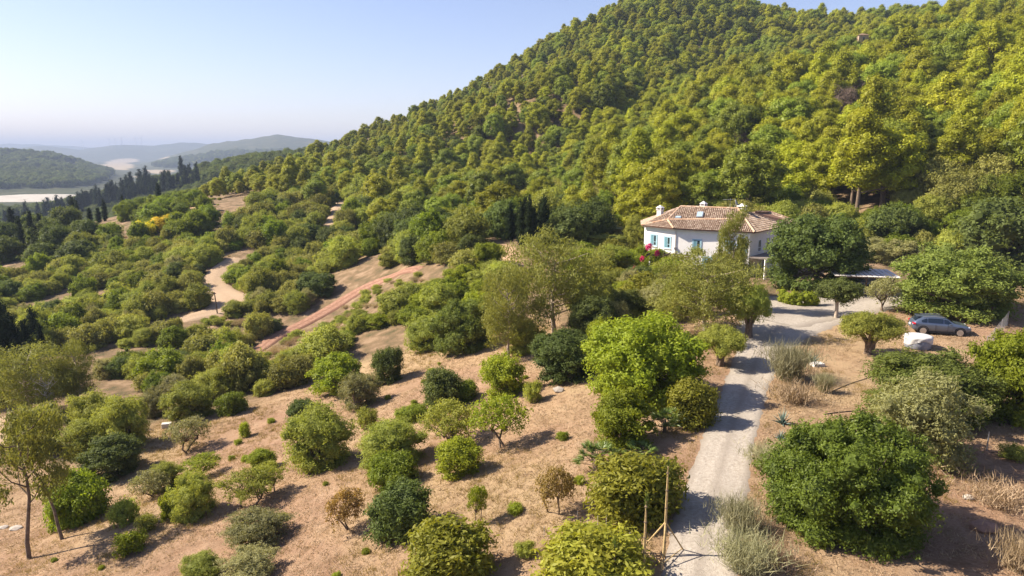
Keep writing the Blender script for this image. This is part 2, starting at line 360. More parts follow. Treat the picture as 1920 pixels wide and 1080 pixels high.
# ---------------------------------------------------------------- tracks and the drive: draped ribbons whose edges sink into the soil
def drape(name, px, widths, mat, label, lift=0.045, cross=9, step=0.45, seed=1, world=False, edge=0.16, rut=0.02):
    C = np.array([p if world else hit(*p)[:2] for p in px], float)
    L = np.concatenate([[0], np.cumsum(np.linalg.norm(np.diff(C, axis=0), axis=1))]); n = max(8, int(L[-1] / step)); s = np.linspace(0, L[-1], n)
    # catmull style smoothing
    P = np.stack([np.interp(s, L, C[:, k]) for k in (0, 1)], 1)
    kk = max(3, int(n / len(px) * 0.7)) | 1; ker = np.ones(kk) / kk
    for _ in range(2):
        Q = np.concatenate([np.repeat(P[:1], kk, 0), P, np.repeat(P[-1:], kk, 0)])
        P2 = np.stack([np.convolve(Q[:, k], ker, 'same')[kk:-kk] for k in (0, 1)], 1); P2[0] = P[0]; P2[-1] = P[-1]; P = P2
    T = np.gradient(P, axis=0); T /= np.linalg.norm(T, axis=1)[:, None]; Nn = np.stack([-T[:, 1], T[:, 0]], 1)
    w = np.interp(s, L, widths)
    k = np.linspace(-1, 1, cross); X = P[:, 0, None] + Nn[:, 0, None] * w[:, None] / 2 * k * 1.25; Y = P[:, 1, None] + Nn[:, 1, None] * w[:, None] / 2 * k * 1.25
    z = ground(X, Y); e = smoothstep(0.55, 1.0, np.abs(k))[None]
    nz = 0.6 * (fbm(X * 0.9 + seed, Y * 0.9, 3) - 0.44) + 0.9 * (fbm(X * 2.3 + seed, Y * 2.3, 3) - 0.44)
    en = (smoothstep(0, 8 * step, s) * smoothstep(0, 8 * step, L[-1] - s))[:, None] if name not in ('gravel_drive', 'gravel_yard') else np.ones((n, 1))
    e = 1 - (1 - e) * en
    z = z + lift * (1 - e) - edge * e + nz * (0.34 * e + 0.02) - rut * np.exp(-((np.abs(k) - 0.38) / 0.12) ** 2)[None]
    V = np.stack([X, Y, z], -1).reshape(-1, 3); ii = np.arange(n * cross).reshape(n, cross)
    F = np.stack([ii[:-1, :-1], ii[:-1, 1:], ii[1:, 1:], ii[1:, :-1]], -1).reshape(-1, 4)
    me = mesh_np(name, V, [F], mat, smooth=True, tint=np.tile(np.abs(k), n))
    return tag(link(name, me), label, None, None, 'structure'), P, w
def track_material(name, a, b_, c_, sc=6, rutmix=0.3):
    m, t, b = node_mat(name); co = N(t, 'ShaderNodeTexCoord').outputs['Object']
    n = noise(t, sc, 9, 0.78, co); n2 = noise(t, 0.5, 5, 0.6, co); n3 = noise(t, 30, 3, 0.6, co)
    c = ramp(t, n.outputs[0], [(0.28, a), (0.5, b_), (0.72, c_)]).outputs[0]
    c = mix(t, math_n(t, 'MULTIPLY', ramp(t, n2.outputs[0], [(0.4, (0, 0, 0)), (0.7, (1, 1, 1))]).outputs[0], 0.4), c, tuple(x * 0.8 for x in b_))
    ti = N(t, 'ShaderNodeAttribute', attribute_name='tint').outputs['Fac']
    rt = ramp(t, ti, [(0.0, (0.6, 0.6, 0.6)), (0.18, (0, 0, 0)), (0.5, (0, 0, 0)), (0.72, (1, 1, 1))])
    c = mix(t, math_n(t, 'MULTIPLY', rt.outputs[0], math_n(t, 'MULTIPLY', n.outputs[0], rutmix * 2)), c, a)
    t.links.new(c, b.inputs['Base Color']); b.inputs['Roughness'].default_value = 0.95; b.inputs['Specular IOR Level'].default_value = 0.1
    bump(t, b, math_n(t, 'ADD', n.outputs[0], n3.outputs[0]), 0.7, 0.06); return m
M_gravel = track_material('grey_gravel', (0.2043, 0.1695, 0.1368), (0.3802, 0.3314, 0.2772), (0.5085, 0.4567, 0.3927), rutmix=0.75)
M_dirt = track_material('pale_dirt', (0.2517, 0.1674, 0.1029), (0.3916, 0.2812, 0.1877), (0.4615, 0.3549, 0.2543))
M_red = track_material('red_earth', (0.15, 0.075, 0.05), (0.30, 0.165, 0.112), (0.44, 0.29, 0.215), sc=2.2, rutmix=0.8)
drive, DP, DW = drape('gravel_drive', [(1290, 1230), (1312, 1060), (1330, 960), (1365, 830), (1400, 720), (1425, 660), (1452, 620), (1500, 586), (1570, 582)], [3.2, 3.2, 3.2, 3.2, 3.3, 4.2, 7.5, 11, 9], M_gravel,
                      'pale grey gravel drive running up from the bottom edge to the house yard', cross=15, step=0.3)
yard, YP, YW = drape('gravel_yard', [(1425, 600), (1490, 580), (1560, 572), (1640, 560), (1680, 540)], [9, 12.5, 11, 8, 6], M_gravel, 'pale gravel turning yard beside the house and carport', cross=13, lift=0.075, seed=4)
t1, T1, _ = drape('dirt_track', [(300, 612), (340, 600), (385, 590), (425, 578), (428, 560), (405, 545), (402, 525), (415, 505), (440, 488), (470, 478)], [3.4, 4.2, 5.2, 7.5, 8, 7, 6.2, 6, 5.6, 4.5], M_dirt, 'pale dirt track bending round the scrubby hillside on the left', lift=0.25, edge=0.35, cross=11, step=0.7, seed=2, rut=0.05)
t2, T2, _ = drape('red_dirt_track', [(462, 672), (515, 630), (590, 596), (640, 566), (690, 534), (745, 514), (800, 508)], [2.4, 3.2, 3.0, 3.5, 3.2, 3.0, 2.2], M_red, 'reddish dirt track climbing the slope below the house', lift=0.25, edge=0.35, cross=11, step=0.6, seed=3, rut=0.05)
t3, T3, _ = drape('upper_dirt_track', [(590, 470), (612, 452), (625, 420), (637, 392), (640, 372)], [7, 7, 6, 5, 4], M_dirt, 'pale dirt track climbing between trees on the hill flank', lift=0.4, edge=0.4, cross=9, step=1.0, seed=6)
t4, T4, _ = drape('valley_dirt_track', [(-70, 860), (0, 838), (25, 812), (15, 790), (-20, 780)], [3.2, 3.4, 3.2, 3, 3], M_dirt, 'short stretch of pale dirt track at the left edge below the eucalyptus trees', lift=0.15, edge=0.3, cross=9, step=0.6, seed=7)
t5, T5, _ = drape('dirt_terrace', [(190, 548), (235, 552), (262, 546), (290, 541), (318, 538)], [4.5, 5.5, 4, 5, 4.0], M_dirt, 'levelled pale earth terrace in the scrub left of the bending track', lift=0.35, edge=0.5, cross=9, step=0.8, seed=8, rut=0)
t6, T6, _ = drape('dry_riverbed', [(-90, 384), (-20, 377), (30, 372), (80, 367), (134, 362)], [250, 240, 170, 110, 45], track_material('river_gravel', (0.30, 0.27, 0.225), (0.42, 0.385, 0.335), (0.52, 0.485, 0.435), 0.05), 'pale gravel bed of a dry river on the valley floor', lift=2.5, edge=2, cross=9, step=12, seed=9, rut=0)
# ================================================================ PLANT KIT
F_pine = foliage('pine_needles', (0.115, 0.138, 0.010), (0.385, 0.405, 0.018), (0.50, 0.45, 0.02), 0.32, 0.42)
F_pine2 = foliage('pine_needles_cool', (0.088, 0.124, 0.016), (0.285, 0.355, 0.03), (0.38, 0.39, 0.03), 0.32, 0.4)
F_olive = foliage('olive_leaves', (0.1578, 0.1851, 0.0355), (0.3607, 0.3969, 0.0784), (0.4209, 0.3998, 0.0731), 0.42, 0.4, 0.6, 0.15)
F_grey = foliage('grey_olive_leaves', (0.162, 0.165, 0.0712), (0.36, 0.3465, 0.1568), (0.372, 0.319, 0.133), 0.38, 0.35, 0.6, 0.15)
F_dark = foliage('dark_leaves', (0.062, 0.088, 0.024), (0.15, 0.19, 0.048), (0.18, 0.2, 0.045), 0.4, 0.35, 0.6, 0.15)
F_lush = foliage('lush_leaves', (0.0945, 0.1363, 0.0137), (0.2142, 0.2772, 0.0239), (0.2772, 0.2888, 0.0257), 0.46, 0.35, 0.55, 0.18)
F_bright = foliage('bright_leaves', (0.1326, 0.1809, 0.0162), (0.2882, 0.3508, 0.027), (0.3689, 0.3398, 0.027), 0.46, 0.35, 0.55, 0.18)
F_gold = foliage('golden_green_leaves', (0.125, 0.14, 0.018), (0.30, 0.315, 0.04), (0.40, 0.30, 0.045), 0.42, 0.35, 0.55, 0.18)
F_euc = foliage('eucalyptus_leaves', (0.115, 0.132, 0.03), (0.27, 0.285, 0.065), (0.34, 0.29, 0.07), 0.38, 0.35, 0.6, 0.15)
F_cyp = foliage('cypress_scales', (0.012, 0.022, 0.008), (0.032, 0.048, 0.016), (0.04, 0.05, 0.016), 0.14, 0.3, 0.8, 0.05)
F_yel = foliage('yellow_blossom', (0.45, 0.38, 0.012), (0.85, 0.70, 0.018), (0.8, 0.58, 0.012), 0.25, 0.3)
F_dry = foliage('dry_straw', (0.26, 0.19, 0.11), (0.50, 0.39, 0.25), (0.42, 0.30, 0.19), 0.2, 0.3, 0.8, 0.1)
F_broom = foliage('broom_twigs', (0.17, 0.165, 0.09), (0.36, 0.345, 0.20), (0.40, 0.34, 0.20), 0.2, 0.3, 0.7, 0.1)
F_brown = foliage('rusty_leaves', (0.17, 0.125, 0.035), (0.36, 0.26, 0.08), (0.40, 0.24, 0.09), 0.39, 0.3)
F_scrub = foliage('maquis_leaves', (0.1417, 0.1506, 0.0376), (0.3142, 0.3256, 0.0784), (0.4066, 0.332, 0.1045), 0.38, 0.42, 0.6, 0.12)
F_carob = foliage('deep_green_leaves', (0.056, 0.092, 0.013), (0.145, 0.205, 0.025), (0.18, 0.21, 0.025), 0.4, 0.3, 0.5, 0.2)
F_pist = foliage('olive_green_leaves', (0.085, 0.108, 0.022), (0.205, 0.245, 0.05), (0.24, 0.25, 0.05), 0.38, 0.3, 0.6, 0.15)
F_dead = foliage('dead_twigs', (0.16, 0.11, 0.09), (0.30, 0.215, 0.18), (0.26, 0.17, 0.14), 0.05, 0.3, 0.9, 0.05)
F_agave = foliage('agave_blades', (0.10, 0.155, 0.13), (0.20, 0.28, 0.24), (0.22, 0.28, 0.2), 0.05, 0.2, 0.4, 0.4)
F_palm = foliage('palm_fronds', (0.0775, 0.1318, 0.0279), (0.1705, 0.248, 0.0543), (0.2635, 0.248, 0.062), 0.25, 0.3, 0.4, 0.4)
F_pink = foliage('bougainvillea_bracts', (0.45, 0.02, 0.14), (0.75, 0.05, 0.28), (0.65, 0.1, 0.2), 0.3, 0.2)
B_bark = simple('grey_brown_bark', (0.17, 0.125, 0.09), 0.9, vary=0.4, scale=6, spec=0.1, bumpv=0.6)
B_pale = simple('pale_peeling_bark', (0.42, 0.34, 0.27), 0.85, vary=0.35, scale=4, spec=0.1, bumpv=0.3)
B_dead = simple('bleached_dead_wood', (0.50, 0.45, 0.40), 0.9, vary=0.25, scale=8, spec=0.1)
B_cane = simple('tied_dry_cane', (0.46, 0.33, 0.16), 0.85, vary=0.3, scale=12, spec=0.1)

def unit(v): return v / (np.linalg.norm(v, axis=-1, keepdims=True) + 1e-9)
def leafquads(C, Nn, L, W, rng, droop=0.0, tint=None):
    n = len(C); R = rng.normal(size=(n, 3)); 
    if droop: R = R * (1 - droop) + np.array([0, 0, -1.0]) * droop * 1.6
    T = unit(R - (R * Nn).sum(-1, keepdims=True) * Nn); B = np.cross(Nn, T)
    s = rng.uniform(0.65, 1.35, (n, 1)); T = T * L / 2 * s; B = B * W / 2 * s
    V = np.stack([C - T, C + B * 1.0 + T * 0.05, C + T, C - B + T * 0.05], 1).reshape(-1, 3)
    F = np.arange(n * 4).reshape(n, 4)
    ti = rng.uniform(0, 1, n) if tint is None else tint
    return V, F, np.repeat(ti, 4)
_ico = None
def ico():
    global _ico
    if _ico is None:
        p = (1 + 5 ** .5) / 2
        V = unit(np.array([(-1, p, 0), (1, p, 0), (-1, -p, 0), (1, -p, 0), (0, -1, p), (0, 1, p), (0, -1, -p), (0, 1, -p), (p, 0, -1), (p, 0, 1), (-p, 0, -1), (-p, 0, 1)], float))
        F = [(0, 11, 5), (0, 5, 1), (0, 1, 7), (0, 7, 10), (0, 10, 11), (1, 5, 9), (5, 11, 4), (11, 10, 2), (10, 7, 6), (7, 1, 8), (3, 9, 4), (3, 4, 2), (3, 2, 6), (3, 6, 8), (3, 8, 9), (4, 9, 5), (2, 4, 11), (6, 2, 10), (8, 6, 7), (9, 8, 1)]
        _ico = (V, np.array(F))
    return _ico
def crown(cl, n, L, W, rng, mat, name='crown', core=0.7, shell=0.3, jit=0.55, up=0.25, droop=0.0, low=0.35, per=14, sig=0.85):
    """cl: list of (centre, radii). Leaves sit in the outer shell of each clump."""
    Cc = np.array([c for c, r in cl]); Rr = np.array([r for c, r in cl]); k = len(cl)
    area = (Rr[:, 0] * Rr[:, 1] + Rr[:, 0] * Rr[:, 2]) ; pr = area / area.sum()
    N0 = int(n / per * 1.9) + 20; ci = rng.choice(k, N0, p=pr)
    D = unit(rng.normal(size=(N0, 3))); flip = (D[:, 2] < 0) & (rng.random(N0) > low); D[flip, 2] *= -1
    lump = 1 + 0.2 * np.sin(D[:, 0] * 7 + ci * 1.7) * np.sin(D[:, 1] * 6 + ci) + 0.14 * np.sin(D[:, 2] * 9 + ci * 2.3)
    rad_ = lump * (1 - shell * rng.random(N0) ** 1.4) + (rng.random(N0) < 0.16) * rng.random(N0) * 0.32
    P = Cc[ci] + Rr[ci] * D * rad_[:, None]
    keep = np.ones(N0, bool)
    for j in range(k):
        q = ((P - Cc[j]) / (Rr[j] * 0.72)); keep &= ~(((q * q).sum(1) < 1) & (ci != j))
    ns = max(4, n // per); P = P[keep][:ns]; D = D[keep][:ns]; ci = ci[keep][:ns]; ns = len(P)
    ctint = rng.uniform(0, 1, k)
    # every twig end carries a tuft of leaves: tufts catch light, the gaps between them stay dark
    On = unit(unit(D / Rr[ci]) + rng.normal(size=P.shape) * 0.35); st = rng.normal(0.5, 0.22, ns)
    ti = np.repeat(st * 0.55 + ctint[ci] * 0.25, per) + rng.normal(0.1, 0.12, ns * per)
    off_ = rng.normal(size=(ns * per, 3)) * L * sig; On_ = np.repeat(On, per, 0); off_ -= 0.5 * (off_ * On_).sum(-1, keepdims=True) * On_
    P = np.repeat(P, per, 0) + off_
    Nn = unit(On_ + rng.normal(size=P.shape) * jit + off_ / (L * sig) * 0.35 + np.array([0, 0, up]))
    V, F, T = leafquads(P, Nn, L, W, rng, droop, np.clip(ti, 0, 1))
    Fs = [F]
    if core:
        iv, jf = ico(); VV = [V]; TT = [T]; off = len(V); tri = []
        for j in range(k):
            VV.append(Cc[j] + iv * Rr[j] * core * rng.uniform(0.85, 1.1, (12, 1))); tri.append(jf + off); off += 12; TT.append(np.full(12, 0.15))  # cores get a fixed dark tint: inner crown shade put into the colour
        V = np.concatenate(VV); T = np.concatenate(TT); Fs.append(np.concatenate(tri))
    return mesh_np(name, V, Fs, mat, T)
def limbs(paths, mat, name='trunk', k=6):
    VV = []; Q = []; off = 0
    for P, R in paths:
        V, F = tube_np(np.array(P, float), np.array(R, float), k, False); VV.append(V); Q.append(np.array(F) + off); off += len(V)
    return mesh_np(name, np.concatenate(VV), [np.concatenate(Q)], mat, smooth=True)
def grow(cl, rng, base_r, fork, mat, lean=(0, 0), stems=1, k=6, wob=0.12, spread=0.25):
    """stems from the ground to a fork, then a limb into every clump"""
    paths = []; tops = []
    for s in range(stems):
        b = np.array([rng.normal() * spread * (stems > 1), rng.normal() * spread * (stems > 1), -0.25])
        t = np.array([lean[0] + (rng.normal() * spread * 2 if stems > 1 else 0), lean[1] + (rng.normal() * spread * 2 if stems > 1 else 0), fork])
        m = (b + t) / 2 + rng.normal(size=3) * wob * np.array([1, 1, 0.2]); r = base_r / math.sqrt(stems)
        pts = [b, b * 0.75 + t * 0.25 + (m - (b + t) / 2) * 0.5, m, (m + t) / 2, t]; paths.append((pts, [r * 1.45, r * 1.05, r * 0.9, r * 0.82, r * 0.7])); tops.append(t)
    for c, rr in cl:
        c = np.array(c); t = tops[int(rng.integers(len(tops)))]; st = t.copy(); st[2] *= rng.uniform(0.75, 1.0)
        mid = (st + c) / 2 + rng.normal(size=3) * wob + np.array([0, 0, 0.12 * (c[2] - st[2])]) * 0
        r = base_r * rng.uniform(0.28, 0.45); paths.append(([st, mid, c], [r, r * 0.65, r * 0.2]))
    return limbs(paths, mat, k=k)
def dome(rng, w, h, base, nc, rc, flat=0.8, inner=0.25, round_=1.0, skirt=0):
    cl = []; a = w / 2; hz = (h - base)
    i = 0; ga = pi * (3 - 5 ** .5)
    for i in range(nc):
        t = (i + 0.5) / nc; zz = 1 - t * 1.45; zz = max(zz, -0.45); rr = math.sqrt(max(0, 1 - zz * zz)) ** round_
        th = i * ga + rng.uniform(-.5, .5); r = rc * rng.uniform(0.62, 1.3); f = rng.uniform(0.74, 1.14)
        x = cos(th) * rr * (a - r * 0.8) * f; y = sin(th) * rr * (a - r * 0.8) * f
        z = base + hz * 0.42 + zz * (hz * 0.58 - r * flat * 0.8) * f
        cl.append((np.array([x, y, max(z, base + r * flat * 0.4)]), np.array([r, r, r * flat]) * rng.uniform(0.9, 1.1, 3)))
    for j in range(int(nc * 0.4)):   # shoots that break the outline
        d_ = unit(rng.normal(size=3)); d_[2] = abs(d_[2]) * .9 + .05; r = rc * rng.uniform(.32, .55); f = rng.uniform(.92, 1.16); cl.append((np.array([d_[0] * (a - r * .5) * f, d_[1] * (a - r * .5) * f, base + hz * .38 + d_[2] * (hz * .62 - r * .4) * f]), np.array([r, r, r * 1.15])))
    for j in range(int(nc * skirt)):
        th = j * 2 * pi / (nc * skirt) + rng.uniform(-.3, .3); r = rc * rng.uniform(.7, 1.15); f = rng.uniform(.75, 1.0); cl.append((np.array([cos(th) * (a - r * .8) * f, sin(th) * (a - r * .8) * f, r * flat * rng.uniform(.35, .9)]), np.array([r, r, r * flat])))
    for _ in range(int(nc * inner)):
        r = rc * 1.25; cl.append((np.array([rng.normal() * a * 0.22, rng.normal() * a * 0.22, base + hz * rng.uniform(0.3, 0.6)]), np.array([r, r, r])))
    return cl
KIT = {}
def kit(kind, parts, w, h): KIT.setdefault(kind, []).append((parts, w, h))
R_ = lambda s: np.random.default_rng(s)
def add_domes(kind, nv, w, h, base, nc, rc, n, L, W, mat, bark=B_bark, tr=0.12, fork=0.8, stems=1, seed=0, **kw):
    dk = {k_: kw.pop(k_) for k_ in ('flat', 'inner', 'round_', 'skirt') if k_ in kw}
    for i in range(nv):
        rng = R_(seed + i * 13); ww = w * rng.uniform(0.92, 1.08); hh = h * rng.uniform(0.92, 1.08)
        cl = dome(rng, ww, hh, base, int(nc * rng.uniform(0.85, 1.2)), rc, **dk)
        kit(kind, [('trunk', grow(cl, rng, tr, fork, bark, stems=stems)), ('crown', crown(cl, n, L, W, rng, mat, **kw))], ww, hh)
# --- pines of the hill
for i in range(6):
    rng = R_(100 + i); coni = i in (1, 4); w = rng.uniform(7.0, 8.2); h = (11.5 if coni else 10) * rng.uniform(0.93, 1.08); cl = []
    nl = 36 if not coni else 32
    for j in range(nl):
        t = (j + .5) / nl; z = h * (0.30 + 0.64 * t); prof = (1 - t) ** 0.7 * 0.95 + 0.08 if coni else (math.sqrt(max(0, 1 - (2 * t - 0.75) ** 2 * 0.55)) * 0.98 if t < 0.9 else 0.45)
        th = j * 2.4 + rng.uniform(-.6, .6); r = rng.uniform(0.75, 1.4) * (0.8 if coni else 1); R0 = max(0, (w / 2) * prof - r * 0.55) * rng.uniform(0.72, 1.1)
        cl.append((np.array([cos(th) * R0, sin(th) * R0, z + rng.normal() * .25]), np.array([r, r, r * 0.75])))
    for j in range(4): cl.append((np.array([rng.normal() * .6, rng.normal() * .6, h * (0.4 + 0.14 * j)]), np.array([1.7, 1.7, 1.3]) * (1 - 0.12 * j)))
    kit('pine', [('trunk', limbs([([(0, 0, -0.8), (0.1, 0, h * .3), (-.05, .1, h * .6), (0, 0, h * .85)], [0.26, 0.2, 0.14, 0.05])] + [([(0, 0, c[2] - .8), c * np.array([.5, .5, 1]) - np.array([0, 0, .4]), c], [.08, .06, .03]) for c, r in cl[::2]], B_bark, k=5)),
                 ('crown', crown(cl, 12000, 0.36, 0.12, rng, F_pine if i % 3 else F_pine2, core=0.74, shell=0.28, jit=0.45, up=0.3, per=12, sig=0.7))], w, h)
# --- scrub of the middle slope
add_domes('wild_olive', 5, 4.2, 3.3, 0.15, 13, 0.95, 8500, 0.20, 0.085, F_olive, tr=0.12, fork=0.7, stems=3, skirt=0.6, seed=200, core=0.72, jit=0.65)
add_domes('scrub', 4, 3.4, 2.2, 0.05, 12, 0.72, 5500, 0.19, 0.085, F_scrub, tr=0.07, fork=0.4, stems=4, skirt=0.6, seed=240, core=0.68, jit=0.75)
add_domes('mastic', 4, 4.0, 3.0, 0.1, 15, 0.85, 8000, 0.20, 0.10, F_lush, tr=0.1, fork=0.6, stems=3, skirt=0.6, seed=260, core=0.74, jit=0.6)
add_domes('dark_oak', 4, 6.0, 5.2, 0.4, 18, 1.25, 9500, 0.26, 0.14, F_dark, tr=0.2, fork=1.4, stems=1, skirt=0.35, seed=280, core=0.75, jit=0.6)
add_domes('orange', 4, 4.2, 3.9, 0.3, 14, 0.95, 7000, 0.22, 0.11, F_lush, tr=0.12, fork=0.8, skirt=0.5, seed=300, core=0.75, jit=0.55)
add_domes('blossom', 2, 4.6, 3.8, 0.3, 14, 1.0, 7000, 0.24, 0.12, F_yel, tr=0.12, fork=0.8, skirt=0.4, seed=320, core=0.72, jit=0.6)
# --- cypress
for i in range(4):
    rng = R_(340 + i); h = rng.uniform(9.5, 11); w = rng.uniform(1.7, 2.3); cl = []
    for j in range(16):
        t = (j + .3) / 16; r = w / 2 * (math.sin(pi * min(1, t * 0.92 + 0.10)) ** 0.6) * (1 - 0.45 * t) + 0.1; th = j * 2.2
        cl.append((np.array([cos(th) * .12 * w, sin(th) * .12 * w, h * (0.03 + 0.9 * t)]), np.array([r * 0.95, r * 0.95, h * 0.075])))
    kit('cypress', [('trunk', limbs([([(0, 0, -.5), (0, 0, h * .5), (0, 0, h * .9)], [.16, .1, .03])], B_bark, k=5)), ('crown', crown(cl, 4200, 0.34, 0.13, rng, F_cyp, core=0.85, shell=0.2, jit=0.5, up=0.1, droop=0.5, low=0.6))], w, h)
# --- trees and bushes of the near slope and garden
add_domes('near_olive', 3, 4.0, 3.4, 0.2, 16, 0.85, 17000, 0.14, 0.048, F_olive, tr=0.13, fork=0.8, stems=3, skirt=0.55, seed=400, core=0.66, jit=0.75, shell=0.4)
add_domes('near_grey', 3, 4.0, 3.2, 0.25, 17, 0.8, 15000, 0.14, 0.05, F_grey, tr=0.13, fork=0.9, stems=2, skirt=0.4, seed=420, core=0.55, jit=0.85, shell=0.5)
add_domes('near_dark', 2, 3.0, 2.6, 0.1, 14, 0.68, 11000, 0.15, 0.065, F_dark, tr=0.1, fork=0.6, stems=2, skirt=0.55, seed=440, core=0.72, jit=0.6, shell=0.35)
add_domes('near_bright', 3, 3.0, 2.9, 0.35, 15, 0.66, 11000, 0.15, 0.075, F_bright, tr=0.09, fork=0.8, stems=2, skirt=0.35, seed=460, core=0.58, jit=0.75, shell=0.45)
add_domes('near_mastic', 2, 3.0, 2.2, 0.05, 14, 0.66, 11000, 0.14, 0.07, F_lush, tr=0.08, fork=0.5, stems=3, skirt=0.6, seed=470, core=0.72, jit=0.6, shell=0.35)
add_domes('carob', 1, 7.0, 5.2, 0.1, 56, 0.92, 74000, 0.14, 0.068, F_carob, tr=0.28, fork=1.0, skirt=0.4, seed=480, core=0.72, jit=0.62, shell=0.42, inner=0.3)
add_domes('leafy', 2, 6.0, 5.2, 0.3, 34, 0.95, 30000, 0.18, 0.095, F_bright, tr=0.22, fork=1.2, stems=2, skirt=0.3, seed=490, core=0.62, jit=0.7, shell=0.45)
add_domes('leafy_dark', 2, 6.0, 5.4, 0.5, 34, 0.95, 26000, 0.19, 0.10, F_dark, tr=0.24, fork=1.4, stems=1, skirt=0.25, seed=500, core=0.72, jit=0.6, shell=0.4)
add_domes('pistacia', 2, 5.5, 4.0, 0.15, 30, 0.9, 26000, 0.15, 0.065, F_pist, tr=0.2, fork=0.8, stems=3, skirt=0.5, seed=510, core=0.66, jit=0.7, shell=0.4)
add_domes('loquat', 2, 3.8, 3.4, 0.25, 20, 0.72, 9000, 0.26, 0.10, F_gold, tr=0.1, fork=0.9, stems=2, skirt=0.4, seed=520, core=0.6, jit=0.8, shell=0.5)
add_domes('rust_shrub', 2, 2.4, 2.2, 0.5, 14, 0.5, 3800, 0.12, 0.06, F_brown, tr=0.07, fork=0.8, stems=2, seed=530, core=0, jit=1.0, shell=0.8)
add_domes('thin_tree', 3, 2.6, 2.6, 0.7, 15, 0.52, 4600, 0.13, 0.06, F_bright, tr=0.08, fork=1.0, stems=2, seed=540, core=0, jit=1.0, shell=0.8)
add_domes('thin_grey', 2, 2.6, 2.0, 0.5, 15, 0.5, 5200, 0.12, 0.045, F_grey, tr=0.09, fork=0.8, stems=2, seed=550, core=0, jit=1.0, shell=0.8)
add_domes('thin_olive', 2, 3.0, 2.4, 0.5, 18, 0.55, 6800, 0.12, 0.05, F_olive, tr=0.1, fork=0.8, stems=3, seed=555, core=0, jit=1.0, shell=0.8)
add_domes('tuft_bush', 3, 1.5, 1.1, 0.0, 9, 0.36, 3600, 0.11, 0.04, F_olive, tr=0.04, fork=0.25, stems=3, skirt=0.5, seed=560, core=0.5, jit=0.9, shell=0.5)
add_domes('tuft_bright', 2, 1.5, 1.1, 0.0, 9, 0.36, 3600, 0.11, 0.05, F_bright, tr=0.04, fork=0.25, stems=3, skirt=0.5, seed=570, core=0.5, jit=0.9, shell=0.5)
# pruned garden olives with thick twisted trunks
for i in range(2):
    rng = R_(600 + i); cl = dome(rng, 5.0, 4.0, 1.35, 24, 0.85, flat=0.8, inner=0.2); paths = []
    for s in range(6):
        a = s * pi / 3; paths.append(([(cos(a) * .34, sin(a) * .34, -.2), (cos(a + .4) * .22, sin(a + .4) * .22, .5), (cos(a + .9) * .26, sin(a + .9) * .26, 1.1), (cos(a + 1.1) * .8, sin(a + 1.1) * .8, 1.9), (cos(a + 1.2) * 1.4, sin(a + 1.2) * 1.4, 2.7)], [.22, .18, .16, .1, .04]))
    kit('garden_olive', [('trunk', limbs(paths, B_bark, k=7)), ('crown', crown(cl, 21000, 0.15, 0.055, rng, F_olive, core=0.62, jit=0.75, shell=0.45))], 5.0, 4.0)
# lollipop
rng = R_(620); cl = dome(rng, 3.4, 4.2, 1.75, 18, 0.7, flat=0.8)
kit('lollipop', [('trunk', limbs([([(0, 0, -.2), (.03, .02, 1), (0, .05, 2.2), (0, 0, 3.0)], [.16, .13, .12, .05])] + [([(0, 0, 1.8), c * .6 + np.array([0, 0, .8]), c], [.06, .05, .02]) for c, r in cl[::2]], B_pale)), ('crown', crown(cl, 14000, .15, .075, rng, F_dark, core=.72, jit=.6))], 3.4, 4.2)
# eucalyptus: tall bare limbs with hanging tufts
def eucalypt(seed, h, w, lean, n, dense=1.0, fork=0.22):
    rng = R_(seed); cl = []; paths = []
    T = np.array([lean[0], lean[1], h * 0.8]); B0 = np.array([0, 0, -.3]); tr = h * (0.016 if dense > 1 else 0.011)
    pts = [B0 * (1 - s) + T * s + np.array([sin(s * 5 + seed), cos(s * 4 + seed), 0]) * 0.05 * h * s * (1 - s) * 2 for s in np.linspace(0, 1, 7)]
    paths.append((pts, np.linspace(tr * 1.3, tr * .35, 7)))
    nb = int(11 * dense)
    for j in range(nb):
        s = fork + (1 - fork) * (j + .5) / nb; b = B0 * (1 - s) + T * s + np.array([sin(s * 5 + seed), cos(s * 4 + seed), 0]) * 0.05 * h * s * (1 - s) * 2
        th = j * 2.4 + rng.uniform(-.4, .4); R0 = w / 2 * (1.0 - 0.35 * s) * rng.uniform(.55, .95); e = b + np.array([cos(th) * R0, sin(th) * R0, h * rng.uniform(.10, .22)])
        m = (b + e) / 2 + np.array([0, 0, -.03 * h]) + rng.normal(size=3) * .1; paths.append(([b, m, e], [tr * .5, tr * .34, tr * .12]))
        for q in range(int(3 * dense) + 1):
            f = rng.uniform(.55, 1.1); c = b * (1 - f) + e * f + rng.normal(size=3) * np.array([.09 * w, .09 * w, .06 * h]); r = rng.uniform(.07, .125) * w
            cl.append((c, np.array([r, r, r * 1.25])))
    return [('trunk', limbs(paths, B_pale if dense > 1 else B_bark)), ('crown', crown(cl, n, 0.24, 0.065, rng, F_euc, core=0, shell=.75, jit=.8, up=0, droop=.6, low=.9))], w, h
kit('eucalypt', *eucalypt(700, 9.5, 7.0, (.5, 0), 20000, 1.5)); kit('eucalypt', *eucalypt(701, 8.0, 5.2, (-.5, .3), 15000, 1.3)); kit('eucalypt_thin', *eucalypt(702, 8.5, 4.6, (.3, 0), 5200, 0.9, .42)); kit('eucalypt_thin', *eucalypt(703, 6.5, 3.0, (-1.6, .4), 4500, 0.7, .6))
kit('eucalypt_full', *eucalypt(704, 9.0, 7.5, (.2, .2), 26000, 2.2, .25))
